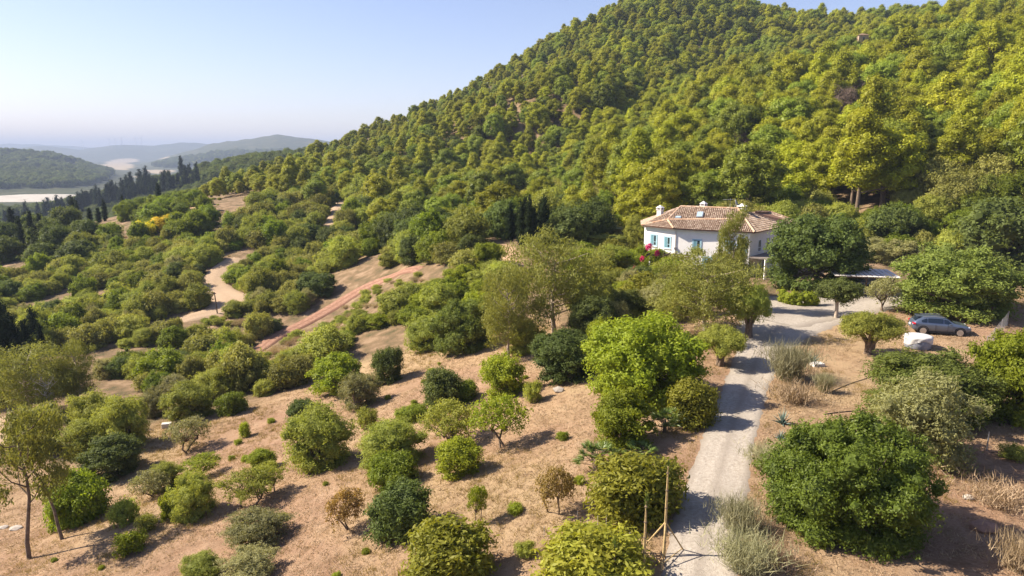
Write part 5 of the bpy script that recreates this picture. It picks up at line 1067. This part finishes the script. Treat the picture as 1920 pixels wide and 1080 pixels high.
# ================================================================ THE WOODED HILL AND THE SCRUB
srng = R_(77)
def clear_of(pts, x, y, r):
    if not len(pts): return True
    q = np.asarray(pts); return bool(np.all((q[:, 0] - x) ** 2 + (q[:, 1] - y) ** 2 > (q[:, 2] + r) ** 2))
TRACKS = [(DP, DW), (YP, YW)] + [(P, np.full(len(P), w)) for P, w in ((T1, 7.0), (T2, 4.4), (T3, 6.0), (T4, 3.4), (T5, 5.0))]
LITE = [(P[::3], W[::3]) for P, W in TRACKS]
def off_tracks(x, y, r):
    if y > 225: return True
    for P, W in LITE:
        if np.any((P[:, 0] - x) ** 2 + (P[:, 1] - y) ** 2 < (W / 2 + r) ** 2): return False
    return True
def poisson(poly_px, n, dmin, dmax_r=None, tries=40000, in_px=True, keep=None, rad_=None, sink=0.0):
    """dart throwing inside a picture region carried to the ground"""
    W = np.array(wpoly(poly_px)) if in_px else np.array(poly_px); lo = W.min(0); hi = W.max(0); out = []
    cell = {}; c = dmin
    cand = srng.uniform(lo, hi, (tries, 2)); ok = pip([tuple(w) for w in W], cand[:, 0], cand[:, 1])
    for x, y in cand[ok]:
        i, j = int(x // c), int(y // c); bad = False
        for a in (-1, 0, 1):
            for b in (-1, 0, 1):
                for (px, py) in cell.get((i + a, j + b), ()):
                    if (px - x) ** 2 + (py - y) ** 2 < dmin * dmin: bad = True; break
                if bad: break
            if bad: break
        if bad or (keep and not keep(x, y)): continue
        cell.setdefault((i, j), []).append((x, y)); out.append((x, y))
        if len(out) >= n: break
    return out
HOUSE_BOX = [(14, 82), (46, 78), (50, 86), (42, 104), (14, 104)]
def opens(x, y):
    # leave the ground in front of the tracks open, as it is there
    rr = math.hypot(x, y)
    if rr > 225: return True
    for s in (3, 6, 9, 12, 15, 18):
        a, b = x * (1 + s / rr), y * (1 + s / rr)
        for q, (P, W) in enumerate(LITE[2:5] + LITE[6:]):
            if s > 13 and q > 1: continue
            if np.any((P[:, 0] - a) ** 2 + (P[:, 1] - b) ** 2 < (W / 2) ** 2): return srng.random() < .3
    return True
def free(x, y, r=0.8): return off_tracks(x, y, r) and opens(x, y) and not pip(HOUSE_BOX, x, y) and clear_of(PLACED, x, y, r * 0.55)
AUTO = []
# --- cypress rows on the left ridge and the two garden groups
CYP = [(5, 468, 62), (14, 440, 48), (27, 452, 66), (22, 430, 40), (43, 478, 75), (52, 446, 50), (37, 430, 40), (62, 462, 70), (57, 430, 42), (72, 478, 60), (78, 450, 52), (80, 436, 42), (45, 430, 36), (12, 425, 30), (94, 418, 50), (103, 420, 44), (112, 428, 64), (121, 426, 58), (130, 424, 40),
       (137, 416, 50), (146, 414, 46), (153, 418, 60), (160, 410, 50), (168, 408, 52), (176, 404, 48), (184, 402, 56), (190, 406, 42), (198, 400, 40), (207, 398, 54), (214, 396, 60), (222, 392, 50), (226, 396, 40), (233, 388, 55), (241, 384, 58), (249, 380, 60), (255, 388, 48), (262, 382, 42),
       (267, 378, 62), (274, 384, 50), (277, 370, 60), (284, 372, 48), (290, 376, 46), (296, 372, 40), (309, 380, 60), (314, 374, 56), (320, 378, 60), (326, 374, 46), (335, 362, 30), (346, 372, 45), (352, 366, 52), (358, 360, 30), (365, 346, 24), (373, 345, 22), (340, 376, 30), (232, 404, 40), (244, 400, 46), (150, 430, 40), (100, 432, 40), (170, 424, 36), (186, 418, 30)]
CYP += [(float(u), float(np.interp(u, [0, 100, 200, 300, 380], [470, 428, 402, 380, 352]) + srng.normal(0, 7)), float(srng.uniform(36, 60))) for u in np.linspace(2, 372, 52)]
for ci_, (u, vb, hp) in enumerate(sorted(CYP)):
    p = hit(u, vb); d = float(proj(*p)[2]); h = hp * d / FPX
    w_ = max(1.6, h * 0.2) * srng.uniform(.85, 1.2); AUTO.append((plant('cypress', p, w_, h * 1.02, 'dark cypress', 'cypresses on the left ridge'), 'dark cypress', p[0], p[1], p[2], h, 'cypresses on the left ridge'))
for k, (u, vb, hp) in enumerate([(0, 700, 110), (10, 705, 120), (22, 700, 95), (32, 690, 90), (42, 698, 75), (55, 690, 80), (68, 662, 75), (80, 668, 55), (92, 652, 48), (36, 720, 70), (62, 705, 60), (18, 670, 90)]):
    p = hit(u, vb); d = float(proj(*p)[2]); h = hp * d / FPX * 1.25; PLACED.append((p[0] * .95, p[1] * .95, 2.5)); plant('cypress', p, h * .19, h, 'dark cypress in the left-edge clump halfway down, %s from the left' % ('first', 'third', 'sixth', 'seventh', 'ninth', 'tenth', 'twelfth', 'thirteenth', 'fourteenth', 'eighth', 'eleventh', 'fourth')[k], 'cypress clump at the left edge')
for k, (u, vb, hp) in enumerate([(957, 452, 62), (977, 462, 74), (985, 460, 80), (993, 464, 84), (1001, 462, 66), (1014, 458, 74), (1020, 460, 80), (1028, 458, 56)]):
    p = hit(u, vb); d = float(proj(*p)[2]); h = hp * d / FPX
    PLACED.append((p[0] * .93, p[1] * .93, 5.0)); PLACED.append((p[0] * .985, p[1] * .985, 4.0)); h *= 1.22; plant('cypress', p, h * .17, h, 'lone slim cypress left of the garden cypress row' if k == 0 else 'slim dark cypress in the tight garden row, %s from the left' % ('', 'first', 'second', 'third', 'fourth', 'fifth', 'sixth', 'last')[k], None if k == 0 else 'garden cypress row')
p = hit(1626, 128); plant('cypress', p, 2.2, 9, 'single thin dark cypress by the stone hut high on the hill')
# --- orchard and dark trees on the left shoulder
KP = {'wild_olive': 'olive-green shrub', 'scrub': 'brownish bush', 'mastic': 'bright green bush', 'dark_oak': 'dark oak', 'orange': 'orchard tree', 'near_bright': 'leafy light bush'}
GROUPS = {'wild_olive': 'olive-green shrubs of the scrub', 'scrub': 'brownish bushes of the scrub', 'mastic': 'bright green bushes of the scrub', 'dark_oak': 'dark oaks of the slopes', 'orange': 'orchard trees', 'near_bright': 'leafy light bushes of the scrub'}
def gap(x, y): return fbm(x / 16 + 40, y / 16) < .54
def region(kind_w, poly, n, dmin, wr, hr, label, group, keep_r=0.9):
    kinds = [k for k, _ in kind_w]; pw = np.array([w for _, w in kind_w], float); pw /= pw.sum(); c = 0
    for x, y in poisson(poly, n, dmin, keep=lambda x, y: free(x, y, keep_r * 1.2) and gap(x, y)):
        k = kinds[int(srng.choice(len(kinds), p=pw))]; w = srng.uniform(*wr); h = w * srng.uniform(*hr)
        lab = label[k] if isinstance(label, dict) else label; g = group[k] if isinstance(group, dict) else group
        z = float(ground(x, y)) - 0.05; AUTO.append((plant(k, (x, y, z), w, h, lab, GROUPS[k]), KP[k], x, y, z, w, GROUPS[k])); c += 1
    return c
for k, (u, vt, vb, w) in enumerate([(272, 414, 450, 38), (298, 408, 434, 30), (324, 400, 428, 34)]):
    q_ = hit(u, vb); PLACED.append((q_[0] * .965, q_[1] * .965, 3.6))
    plant_px('blossom', u, vt, vb, w, ('brightest yellow flowering tree in the green orchard', 'yellow-green flowering tree between the two other yellow trees', 'right yellow flowering tree in the green orchard')[k])
cnt = {}
cnt['orch'] = region([('orange', 5), ('mastic', 2)], [(150, 452), (235, 412), (330, 380), (400, 395), (455, 410), (450, 440), (330, 455), (200, 470)], 75, 4.6, (4.8, 7.0), (.75, .95), {'orange': 'round green fruit tree in the orchard below the cypress ridge', 'mastic': 'dense green bush among the orchard trees below the cypress ridge'}, {'orange': 'orchard trees', 'mastic': 'bushes among the orchard trees'})
cnt['darkl'] = region([('dark_oak', 4), ('wild_olive', 1)], [(-60, 545), (-60, 450), (100, 435), (185, 440), (190, 470), (150, 500), (60, 520), (0, 545)], 70, 4.6, (6, 9.5), (.75, .95), {'dark_oak': 'dark oak in the shaded wood below the left cypresses', 'wild_olive': 'grey-green shrub at the edge of the dark oak wood on the left'}, {'dark_oak': 'dark oaks on the left', 'wild_olive': 'shrubs by the dark oaks'})
cnt['darkm'] = region([('dark_oak', 4), ('mastic', 2), ('wild_olive', 2)], [(640, 470), (660, 420), (800, 395), (960, 400), (1080, 390), (1140, 400), (1060, 450), (900, 470), (760, 470)], 60, 4.8, (5.2, 8), (.75, 1.0), {'dark_oak': 'dark green oak in the belt between the pines and the red track', 'mastic': 'bright green bush in the belt between the pines and the red track', 'wild_olive': 'olive-green shrub in the belt between the pines and the red track'}, {'dark_oak': 'oaks of the middle belt', 'mastic': 'bushes of the middle belt', 'wild_olive': 'shrubs of the middle belt'})
SL = {'wild_olive': 'rounded olive-green shrub in the dense scrub left of the red track', 'scrub': 'low brownish bush in the dense scrub left of the red track', 'mastic': 'bright green bush in the dense scrub left of the red track', 'dark_oak': 'dark tree standing in the dense scrub left of the red track'}
SG = {k: 'left scrub ' + k.replace('_', ' ') for k in SL}
cnt['left'] = region([('wild_olive', 5), ('scrub', 5), ('mastic', 2.6), ('dark_oak', .6)], [(-80, 800), (-80, 545), (60, 515), (190, 470), (330, 455), (470, 470), (560, 500), (590, 560), (520, 620), (470, 665), (480, 735), (400, 720), (300, 740), (150, 720), (60, 760)], 400, 2.5, (2.2, 5.6), (.5, 1.0), SL, SG, .45)
SL2 = {'wild_olive': 'rounded olive-green shrub on the slope right of the red track', 'scrub': 'low brownish bush on the slope right of the red track', 'mastic': 'bright green bush on the slope right of the red track', 'near_bright': 'fresh green bush on the slope right of the red track'}
SG2 = {k: 'shrubs right of the red track ' + k.replace('_', ' ') for k in SL2}
cnt['mid'] = region([('wild_olive', 6), ('scrub', 2), ('mastic', 1), ('near_bright', 1)], [(480, 748), (560, 672), (650, 628), (740, 592), (815, 545), (900, 500), (960, 520), (900, 600), (860, 650), (700, 655), (600, 705)], 130, 2.6, (2.2, 5.2), (.5, .85), SL2, SG2, .45)
SL3 = {'mastic': 'bright green bush above the bending track below the pines', 'wild_olive': 'olive-green shrub above the bending track below the pines', 'scrub': 'brownish bush above the bending track below the pines', 'dark_oak': 'dark oak above the bending track below the pines'}
cnt['up'] = region([('wild_olive', 3), ('scrub', 3), ('dark_oak', 2), ('mastic', 1)], [(430, 490), (460, 420), (480, 380), (640, 370), (700, 400), (660, 460), (800, 480), (900, 480), (800, 505), (700, 515), (600, 560), (560, 500)], 150, 3.4, (3.2, 7.0), (.55, 1.0), SL3, {k: 'shrubs below the pines ' + k.replace('_', ' ') for k in SL3}, .6)
SL4 = {'wild_olive': 'olive-green shrub behind the white house at the foot of the pines', 'scrub': 'brownish bush behind the white house at the foot of the pines', 'mastic': 'bright green bush behind the white house at the foot of the pines'}
cnt['house'] = region([('wild_olive', 2), ('scrub', 3), ('mastic', 2)], [(1080, 470), (1100, 400), (1300, 370), (1500, 380), (1600, 430), (1700, 430), (1850, 370), (1990, 380), (1990, 500), (1880, 500), (1700, 480), (1560, 480), (1180, 440)], 120, 3.4, (3.6, 6), (.65, .95), SL4, {k: 'shrubs behind the house ' + k.replace('_', ' ') for k in SL4}, .8)
SL5 = {'wild_olive': 'olive-green shrub in the clearing among the hillside pines', 'scrub': 'brown maquis bush in the clearing among the hillside pines'}
cnt['clear'] = region([('wild_olive', 1), ('scrub', 5)], [(870, 430), (900, 402), (950, 374), (1040, 340), (1130, 350), (1140, 420), (1080, 440), (940, 440)], 110, 3.8, (4, 6.5), (.6, .85), SL5, {k: 'clearing ' + k.replace('_', ' ') for k in SL5}, .8)
SL6 = {'wild_olive': 'olive-green shrub on the right-hand hill flank below the pines', 'scrub': 'pale maquis bush on the right-hand hill flank below the pines', 'mastic': 'green bush on the right-hand hill flank below the pines'}
cnt['right'] = region([('wild_olive', 2), ('scrub', 3), ('mastic', 2)], [(1700, 330), (1780, 270), (1880, 220), (2050, 220), (2050, 420), (1880, 380), (1760, 410), (1690, 400)], 70, 4, (4.5, 7.5), (.65, .9), SL6, {k: 'right flank ' + k.replace('_', ' ') for k in SL6}, .8)
SL7 = {'scrub': 'brownish bush', 'dark_oak': 'dark oak', 'wild_olive': 'olive-green shrub', 'mastic': 'bush'}
cnt['mixed'] = region([('dark_oak', 4), ('wild_olive', 1), ('mastic', 1)], [(560, 330), (700, 290), (850, 270), (960, 300), (900, 360), (850, 400), (700, 400), (600, 380)], 70, 6.5, (5.5, 8.5), (.7, .95), SL7, SL7, 1.0)
cnt['mixed2'] = region([('dark_oak', 3), ('scrub', 3)], [(1150, 330), (1300, 300), (1500, 260), (1700, 260), (1700, 330), (1500, 350), (1300, 360)], 26, 7.0, (5, 8), (.7, .95), {'dark_oak': 'x', 'scrub': 'y'}, SL7, 1.0)
KP.update({'near_dark': 'dark garden bush', 'loquat': 'golden garden shrub', 'near_grey': 'silvery shrub', 'near_olive': 'garden olive', 'broom': 'wispy shrub'}); GROUPS.update({'near_dark': 'dark garden bushes', 'loquat': 'golden garden shrubs', 'near_grey': 'silvery shrubs', 'near_olive': 'garden olives', 'broom': 'wispy shrubs'})
SL8 = {k: KP[k] for k in KP}
cnt['garden'] = region([('near_dark', 3), ('loquat', 1.5), ('near_grey', 2), ('near_olive', 3), ('near_bright', 2)], [(1060, 600), (1080, 480), (1180, 480), (1240, 500), (1330, 520), (1400, 560), (1380, 590), (1280, 600), (1180, 640), (1100, 620)], 42, 2.0, (1.8, 3.8), (.6, 1.0), SL8, SL8, .5)
cnt['left2'] = region([('near_grey', 3), ('near_olive', 3)], [(-80, 800), (-80, 545), (190, 470), (470, 470), (590, 560), (470, 665), (480, 735), (300, 740), (60, 760)], 40, 4.0, (2.6, 4.6), (.6, .95), SL8, SL8, .4)
KP.update({'tuft_bush': 'low tuft', 'straw_bush': 'dry straw tuft'}); GROUPS.update({'tuft_bush': 'low tufts on the cut banks', 'straw_bush': 'dry straw tufts on the cut banks'})
def low(poly, n, dmin):
    for x, y in poisson(poly, n, dmin, keep=lambda x, y: off_tracks(x, y, .2) and clear_of(PLACED, x, y, .1)):
        k = 'tuft_bush' if srng.random() < .55 else 'straw_bush'; w = srng.uniform(.8, 2.2); z = float(ground(x, y)) - .04
        AUTO.append((plant(k, (x, y, z), w, w * srng.uniform(.4, .65), 'x', GROUPS[k], keepout=False), KP[k], x, y, z, w, GROUPS[k]))
low([(470, 700), (520, 622), (600, 575), (680, 535), (790, 495), (830, 530), (760, 580), (660, 625), (560, 680)], 95, 1.3)
low([(370, 600), (385, 540), (430, 480), (470, 500), (460, 560), (480, 600), (420, 620)], 36, 1.5)
low([(340, 410), (350, 372), (400, 372), (440, 430), (380, 460), (200, 465), (200, 440)], 36, 2.0)
# --- lime tufts on the dry slope
n_t = 0
for x, y in poisson([(-60, 1100), (0, 900), (260, 820), (470, 780), (640, 720), (820, 660), (960, 700), (1130, 760), (1130, 900), (1090, 990), (1000, 1100)], 30, 1.8, keep=lambda x, y: free(x, y, .5)):
    w = srng.uniform(.35, .8); z = float(ground(x, y)) - .03; AUTO.append((plant('tuft_bright', (x, y, z), w, w * .6, 'tiny lime-green tuft', 'lime tufts on the dry slope', keepout=False), 'lime-green tuft', x, y, z, w, 'lime tufts on the dry slope'))
# --- pines: dead ones first
for u, vb, wp, hp, lab in [(1603, 222, 46, 84, 'upper grey-pink dead pine standing among the green pines'), (1578, 240, 52, 74, 'lower grey-pink dead pine standing among the green pines'), (1385, 318, 36, 72, 'bare dark dead pine in the gap of the pine wood')]:
    p = hit(u, vb); d = float(proj(*p)[2]); plant('dead_pine', p, wp * d / FPX, hp * d / FPX, lab)
    for k in (.97, .94, .91, .88): PLACED.append((p[0] * k, p[1] * k, 3.2))
PX = []
hull = [(-118, 268), (-125, 300), (-128, 340), (-110, 420), (-60, 470), (60, 520), (200, 540), (330, 420), (360, 180), (230, 95), (90, 92), (75, 112), (40, 116), (10, 122), (-5, 138), (-30, 165), (-48, 205), (-75, 225), (-98, 262)]
def pine_ok(x, y):
    return free(x, y, 1.4)
CLEAR = np.array(wpoly([(870, 430), (900, 402), (950, 374), (1040, 340), (1130, 350), (1140, 420), (1080, 445), (940, 445)]))
for x, y in poisson(hull, 4600, 4.7, tries=60000, in_px=False, keep=lambda x, y: pine_ok(x, y) and not (pip([tuple(c) for c in CLEAR], x, y) and srng.random() < .93)): PX.append((x, y))
PX = np.array(PX); pz = ground(PX[:, 0], PX[:, 1]); pu, pv, pdp = proj(PX[:, 0], PX[:, 1], pz + 7)
inview = (pu > -40) & (pu < 1960) & (pv > -60)
# hidden behind the crest? walk the sight line over the canopy
vis = np.ones(len(PX), bool)
for s in np.linspace(.35, .97, 40):
    zz = H + (pz + 9.5 - H) * s; vis &= zz > ground(PX[:, 0] * s, PX[:, 1] * s) + 2.0 * (np.hypot(PX[:, 0], PX[:, 1]) * (1 - s) > 12)
order = np.argsort(np.where(inview & vis, pdp, 1e9)); N_IND = 300
ind = order[:N_IND]; rest = order[N_IND:]
def psize(x, y): return np.interp(x, [-60, 0, 60, 110], [.85, .92, 1.14, 1.24]) * np.interp(y, [230, 340], [1.0, .72])
def pine_label(i):
    u = pu[i]; 
    if u > 1650: return 'yellow-green pine in the wood on the right-hand hill flank', 'pines right'
    if u > 1250: return 'yellow-green pine in the wood rising behind the white house', 'pines behind the house'
    if u > 850: return 'yellow-green pine on the slope left of the white house', 'pines left of the house'
    return 'yellow-green pine on the lower left flank of the hill', 'pines on the left flank'
for i in ind:
    lab, g = pine_label(i); sc = np.clip(srng.lognormal(0, .2), .6, 1.45) * psize(PX[i, 0], PX[i, 1]); v_ = int(srng.integers(6)); kw, kh = KIT['pine'][v_][1:]
    big = 1.0 if pdp[i] > 100 else .85
    o = plant('pine', (PX[i, 0], PX[i, 1], float(pz[i]) - .3), kw * sc * big, kh * sc * srng.uniform(.85, 1.1) * big, lab, 'pines of the hillside wood', v_, keepout=False)
    AUTO.append((o, 'pointed pine' if v_ in (1, 4) else 'round-headed pine', PX[i, 0], PX[i, 1], float(pz[i]) + 6, kw * sc * big, 'pines of the hillside wood'))
# the rest of the wood, past counting: one object that carries instances of the same trees
def stuff_instances(name, pts, meshes, scales, label, cat, seed):
    me = bpy.data.meshes.new(name); me.from_pydata([tuple(map(float, p)) for p in pts], [], [])
    rg = R_(seed); n = len(pts)
    for an, ty, val in (('inst_scale', 'FLOAT_VECTOR', np.asarray(scales, np.float32).ravel()), ('inst_rot', 'FLOAT', rg.uniform(0, 2 * pi, n).astype(np.float32)), ('inst_kind', 'INT', rg.integers(0, len(meshes), n).astype(np.int32))):
        a = me.attributes.new(an, ty, 'POINT'); a.data.foreach_set('vector' if ty == 'FLOAT_VECTOR' else 'value', val)
    o = link(name, me); tag(o, label, cat, None, 'stuff')
    ng = bpy.data.node_groups.new(name, 'GeometryNodeTree'); ng.interface.new_socket('Geometry', in_out='INPUT', socket_type='NodeSocketGeometry'); ng.interface.new_socket('Geometry', in_out='OUTPUT', socket_type='NodeSocketGeometry')
    gi = ng.nodes.new('NodeGroupInput'); go = ng.nodes.new('NodeGroupOutput'); gi_ = ng.nodes.new('GeometryNodeGeometryToInstance')
    for src in meshes:
        oi = ng.nodes.new('GeometryNodeObjectInfo'); oi.inputs[0].default_value = src; oi.inputs['As Instance'].default_value = True; ng.links.new(oi.outputs['Geometry'], gi_.inputs[0])
    def attr(nm, ty):
        a = ng.nodes.new('GeometryNodeInputNamedAttribute'); a.data_type = ty; a.inputs[0].default_value = nm; return a.outputs[0]
    cx = ng.nodes.new('ShaderNodeCombineXYZ'); ng.links.new(attr('inst_rot', 'FLOAT'), cx.inputs[2])
    ip = ng.nodes.new('GeometryNodeInstanceOnPoints'); ng.links.new(gi.outputs[0], ip.inputs['Points']); ng.links.new(gi_.outputs[0], ip.inputs['Instance']); ip.inputs['Pick Instance'].default_value = True
    ng.links.new(attr('inst_kind', 'INT'), ip.inputs['Instance Index']); ng.links.new(cx.outputs[0], ip.inputs['Rotation']); ng.links.new(attr('inst_scale', 'FLOAT_VECTOR'), ip.inputs['Scale'])
    ng.links.new(ip.outputs[0], go.inputs[0]); md = o.modifiers.new('scatter', 'NODES'); md.node_group = ng
    return o
def crown_objects(kind, variants, want=6):
    out = []
    for parts, w, h in [KIT[kind][v] for v in variants]:
        me = dict(parts)['crown']
        for o in bpy.data.objects:
            if o.type == 'MESH' and o.data == me: out.append(o); break
    return out
rp = PX[rest]; rz_ = pz[rest]; n = len(rest); sc = np.clip(srng.lognormal(0, .2, n), .6, 1.4) * psize(rp[:, 0], rp[:, 1])
stuff_instances('pine_forest', np.column_stack([rp[:, 0], rp[:, 1], rz_ - .4]), crown_objects('pine', range(6)), np.column_stack([sc, sc, sc * srng.uniform(.85, 1.1, n)]), 'dense pine forest covering the upper hill', 'forest', 3)
# far woods on the valley hills
fp = []; tgt = 26000
cand_u = srng.uniform(-420, 760, 90000); cand_r = np.exp(srng.uniform(np.log(330), np.log(3600), 90000))
fx = (cand_u - 960) / FPX * cand_r; fy = cand_r * 1.0; fz = ground(fx, fy); dens = fbm(fx / 90, fy / 90)
inpale = np.zeros(len(fx), bool)
for p in PALE: inpale |= pip(p, fx, fy)
okm = (dens > .36) & ((~inpale) | (srng.random(len(fx)) < .3)) & ((fz > -51) | (cand_r < 820)) & (blendw(fx, fy) > .25); okm &= ~((np.abs(np.hypot(fx - T6[:, 0].mean(), fy - T6[:, 1].mean())) < 60))
ii_ = np.nonzero(okm)[0][:tgt]; s1 = srng.uniform(1.0, 1.9, len(ii_)) * np.interp(cand_r[ii_], [300, 3600], [1.0, 2.4])
stuff_instances('valley_woodland', np.column_stack([fx[ii_], fy[ii_], fz[ii_] - .3]), crown_objects('wild_olive', range(1)) + crown_objects('dark_oak', range(4)), np.column_stack([s1, s1, s1]), 'scrubby woodland covering the far valley hills', 'woodland', 4)
print('COUNTS', cnt, 'pines', len(PX), 'far', len(ii_), 'stuff', n)
# --- labels: each plant is told by size, kind and its place beside something one can find in the picture
LM = [((415, 550), 'bending dirt track'), ((255, 546), 'earth terrace'), ((680, 545), 'red dirt track'), ((40, 620), 'left-edge cypress clump'), ((313, 798), 'white stone block'), ((1010, 560), 'central eucalyptus'), ((622, 430), 'upper dirt track'), ((1000, 430), 'garden cypress row'),
      ((1240, 400), 'left house chimney'), ((1390, 390), 'right house chimney'), ((1610, 500), 'carport'), ((1590, 170), 'grey-pink dead pines'), ((1612, 107), 'stone hut'), ((295, 425), 'yellow flowering trees'), ((336, 350), 'white farmhouse'), ((940, 480), 'sandy mound'), ((90, 740), 'bleached dead tree'),
      ((1785, 520), 'huge round bush'), ((1060, 320), 'sandy hillside clearing'), ((365, 385), 'sandy patch'), ((1900, 200), 'right picture edge'), ((1385, 270), 'bare dark dead pine'), ((728, 685), 'dark round-headed tree'), ((405, 570), 'wooden pole'), ((436, 755), 'glossy round bush'), ((560, 275), 'left foot of the skyline'), ((150, 640), 'narrow left eucalyptus'), ((302, 345), 'feathery ridge palm'), ((20, 440), 'left edge of the ridge'), ((100, 400), 'dry riverbed'), ((603, 830), 'biggest olive dome'), ((861, 860), 'round bright little tree'), ((650, 965), 'rusty fruit tree'), ((366, 935), 'fresh green olive'), ((160, 430), 'dark left wood'), ((225, 390), 'middle of the ridge')]
LMP = np.array([l[0] for l in LM], float); sized = {}
for t_ in AUTO: sized.setdefault(t_[1], []).append(t_[5])
lab_of = {}
for t_ in AUTO:
    o, kp, x, y, z, w, g = t_; u_, v_, _ = proj(x, y, z + 1.5); q1, q2 = np.quantile(sized[kp], [.33, .67]); size = 'small' if w < q1 else 'mid-sized' if w < q2 else 'large'
    dd_ = np.hypot(LMP[:, 0] - u_, LMP[:, 1] - v_); k = int(np.argmin(dd_)); du, dv = u_ - LMP[k, 0], v_ - LMP[k, 1]; a_ = math.degrees(math.atan2(-dv, du)) % 360
    dr = ['right of', 'above right of', 'above', 'above left of', 'left of', 'below left of', 'below', 'below right of'][int(((a_ + 22.5) % 360) // 45)]
    lab_of.setdefault((f"{size} {kp} {'just ' if dd_[k] < 55 else 'far ' if dd_[k] > 150 else ''}{dr} the {LM[k][1]}", g), []).append((float(u_), o))
OW = ['first', 'second', 'third', 'fourth', 'fifth', 'sixth', 'seventh', 'eighth', 'ninth', 'tenth', 'eleventh', 'twelfth', 'thirteenth', 'fourteenth', 'fifteenth', 'sixteenth', 'seventeenth', 'eighteenth']
for (lb, g), m_ in lab_of.items():
    m_.sort(key=lambda q: q[0])
    for i, (u_, o) in enumerate(m_): o['label'] = lb if len(m_) == 1 else f"{lb}, {OW[i] if i < 18 else 'last'} from left"
# --- standing dead weeds in loose drifts
nw = 5200; wx_ = srng.uniform(-45, 62, nw * 6); wy_ = srng.uniform(17, 80, nw * 6); wm = np.zeros(len(wx_), bool)
for p in DRY: wm |= pip(p, wx_, wy_)
wm &= fbm(wx_ / 5 + 13, wy_ / 5 + 4) > .53
for P, W in TRACKS[:2]:
    for k in range(0, len(P), 4): wm &= (wx_ - P[k, 0]) ** 2 + (wy_ - P[k, 1]) ** 2 > (W[k] / 2) ** 2
wx_ = wx_[wm][:nw]; wy_ = wy_[wm][:nw]; nw = len(wx_); kw_ = 16
B = np.repeat(np.column_stack([wx_, wy_, ground(wx_, wy_)]), kw_, 0) + srng.normal(size=(nw * kw_, 3)) * np.array([.12, .12, 0]); D = unit(np.column_stack([srng.normal(0, .55, nw * kw_), srng.normal(0, .55, nw * kw_), np.ones(nw * kw_)]))
V, F, T = blades(B, D, srng.uniform(.12, .5, nw * kw_) * np.repeat(srng.uniform(.5, 1.2, nw), kw_), np.full(nw * kw_, .018), srng, .15, 1)
tag(link('dead_weeds', mesh_np('dead_weeds', V, F, F_brown, T)), 'drifts of standing dead weeds on the open slope', 'weeds', None, 'stuff')
# --- dry grass and weeds on the open slope: uncountable
nb = 260000; bx = srng.uniform(-45, 62, nb); by = srng.uniform(17, 78, nb); dm = np.zeros(nb, bool)
for p in DRY: dm |= pip(p, bx, by)
dm &= fbm(bx / 3.1 + 3, by / 3.1) > .38
for P, W in TRACKS[:2]:
    for k in range(0, len(P), 4): dm &= (bx - P[k, 0]) ** 2 + (by - P[k, 1]) ** 2 > (W[k] / 2 * .95) ** 2
bx = bx[dm][:56000]; by = by[dm][:56000]; nb = len(bx); kk_ = 5
B = np.repeat(np.column_stack([bx, by, ground(bx, by)]), kk_, 0) + srng.normal(size=(nb * kk_, 3)) * np.array([.09, .09, 0]); D = unit(np.column_stack([srng.normal(0, .9, nb * kk_), srng.normal(0, .9, nb * kk_), np.ones(nb * kk_)]))
V, F, T = blades(B, D, srng.uniform(.06, .26, nb * kk_), srng.uniform(.015, .04, nb * kk_), srng, .2, 1)
tag(link('dry_grass', mesh_np('dry_grass', V, F, F_dry, T)), 'short dead grass covering the open slope', 'grass', None, 'stuff')
# ================================================================ HAZE
hm = bpy.data.materials.new('haze_air'); hm.use_nodes = True; t = hm.node_tree; t.nodes.remove(t.nodes['Principled BSDF'])
pv_ = t.nodes.new('ShaderNodeVolumePrincipled'); pv_.inputs['Color'].default_value = (0.50, 0.60, 0.80, 1); pv_.inputs['Density'].default_value = 1.55e-4; pv_.inputs['Anisotropy'].default_value = 0.0
t.links.new(pv_.outputs[0], t.nodes['Material Output'].inputs['Volume'])
tag(MB().box(-17000, 17000, -17000, 17000, -120, 260).build('haze', hm), 'thin bluish haze filling the valley air', None, None, 'stuff')
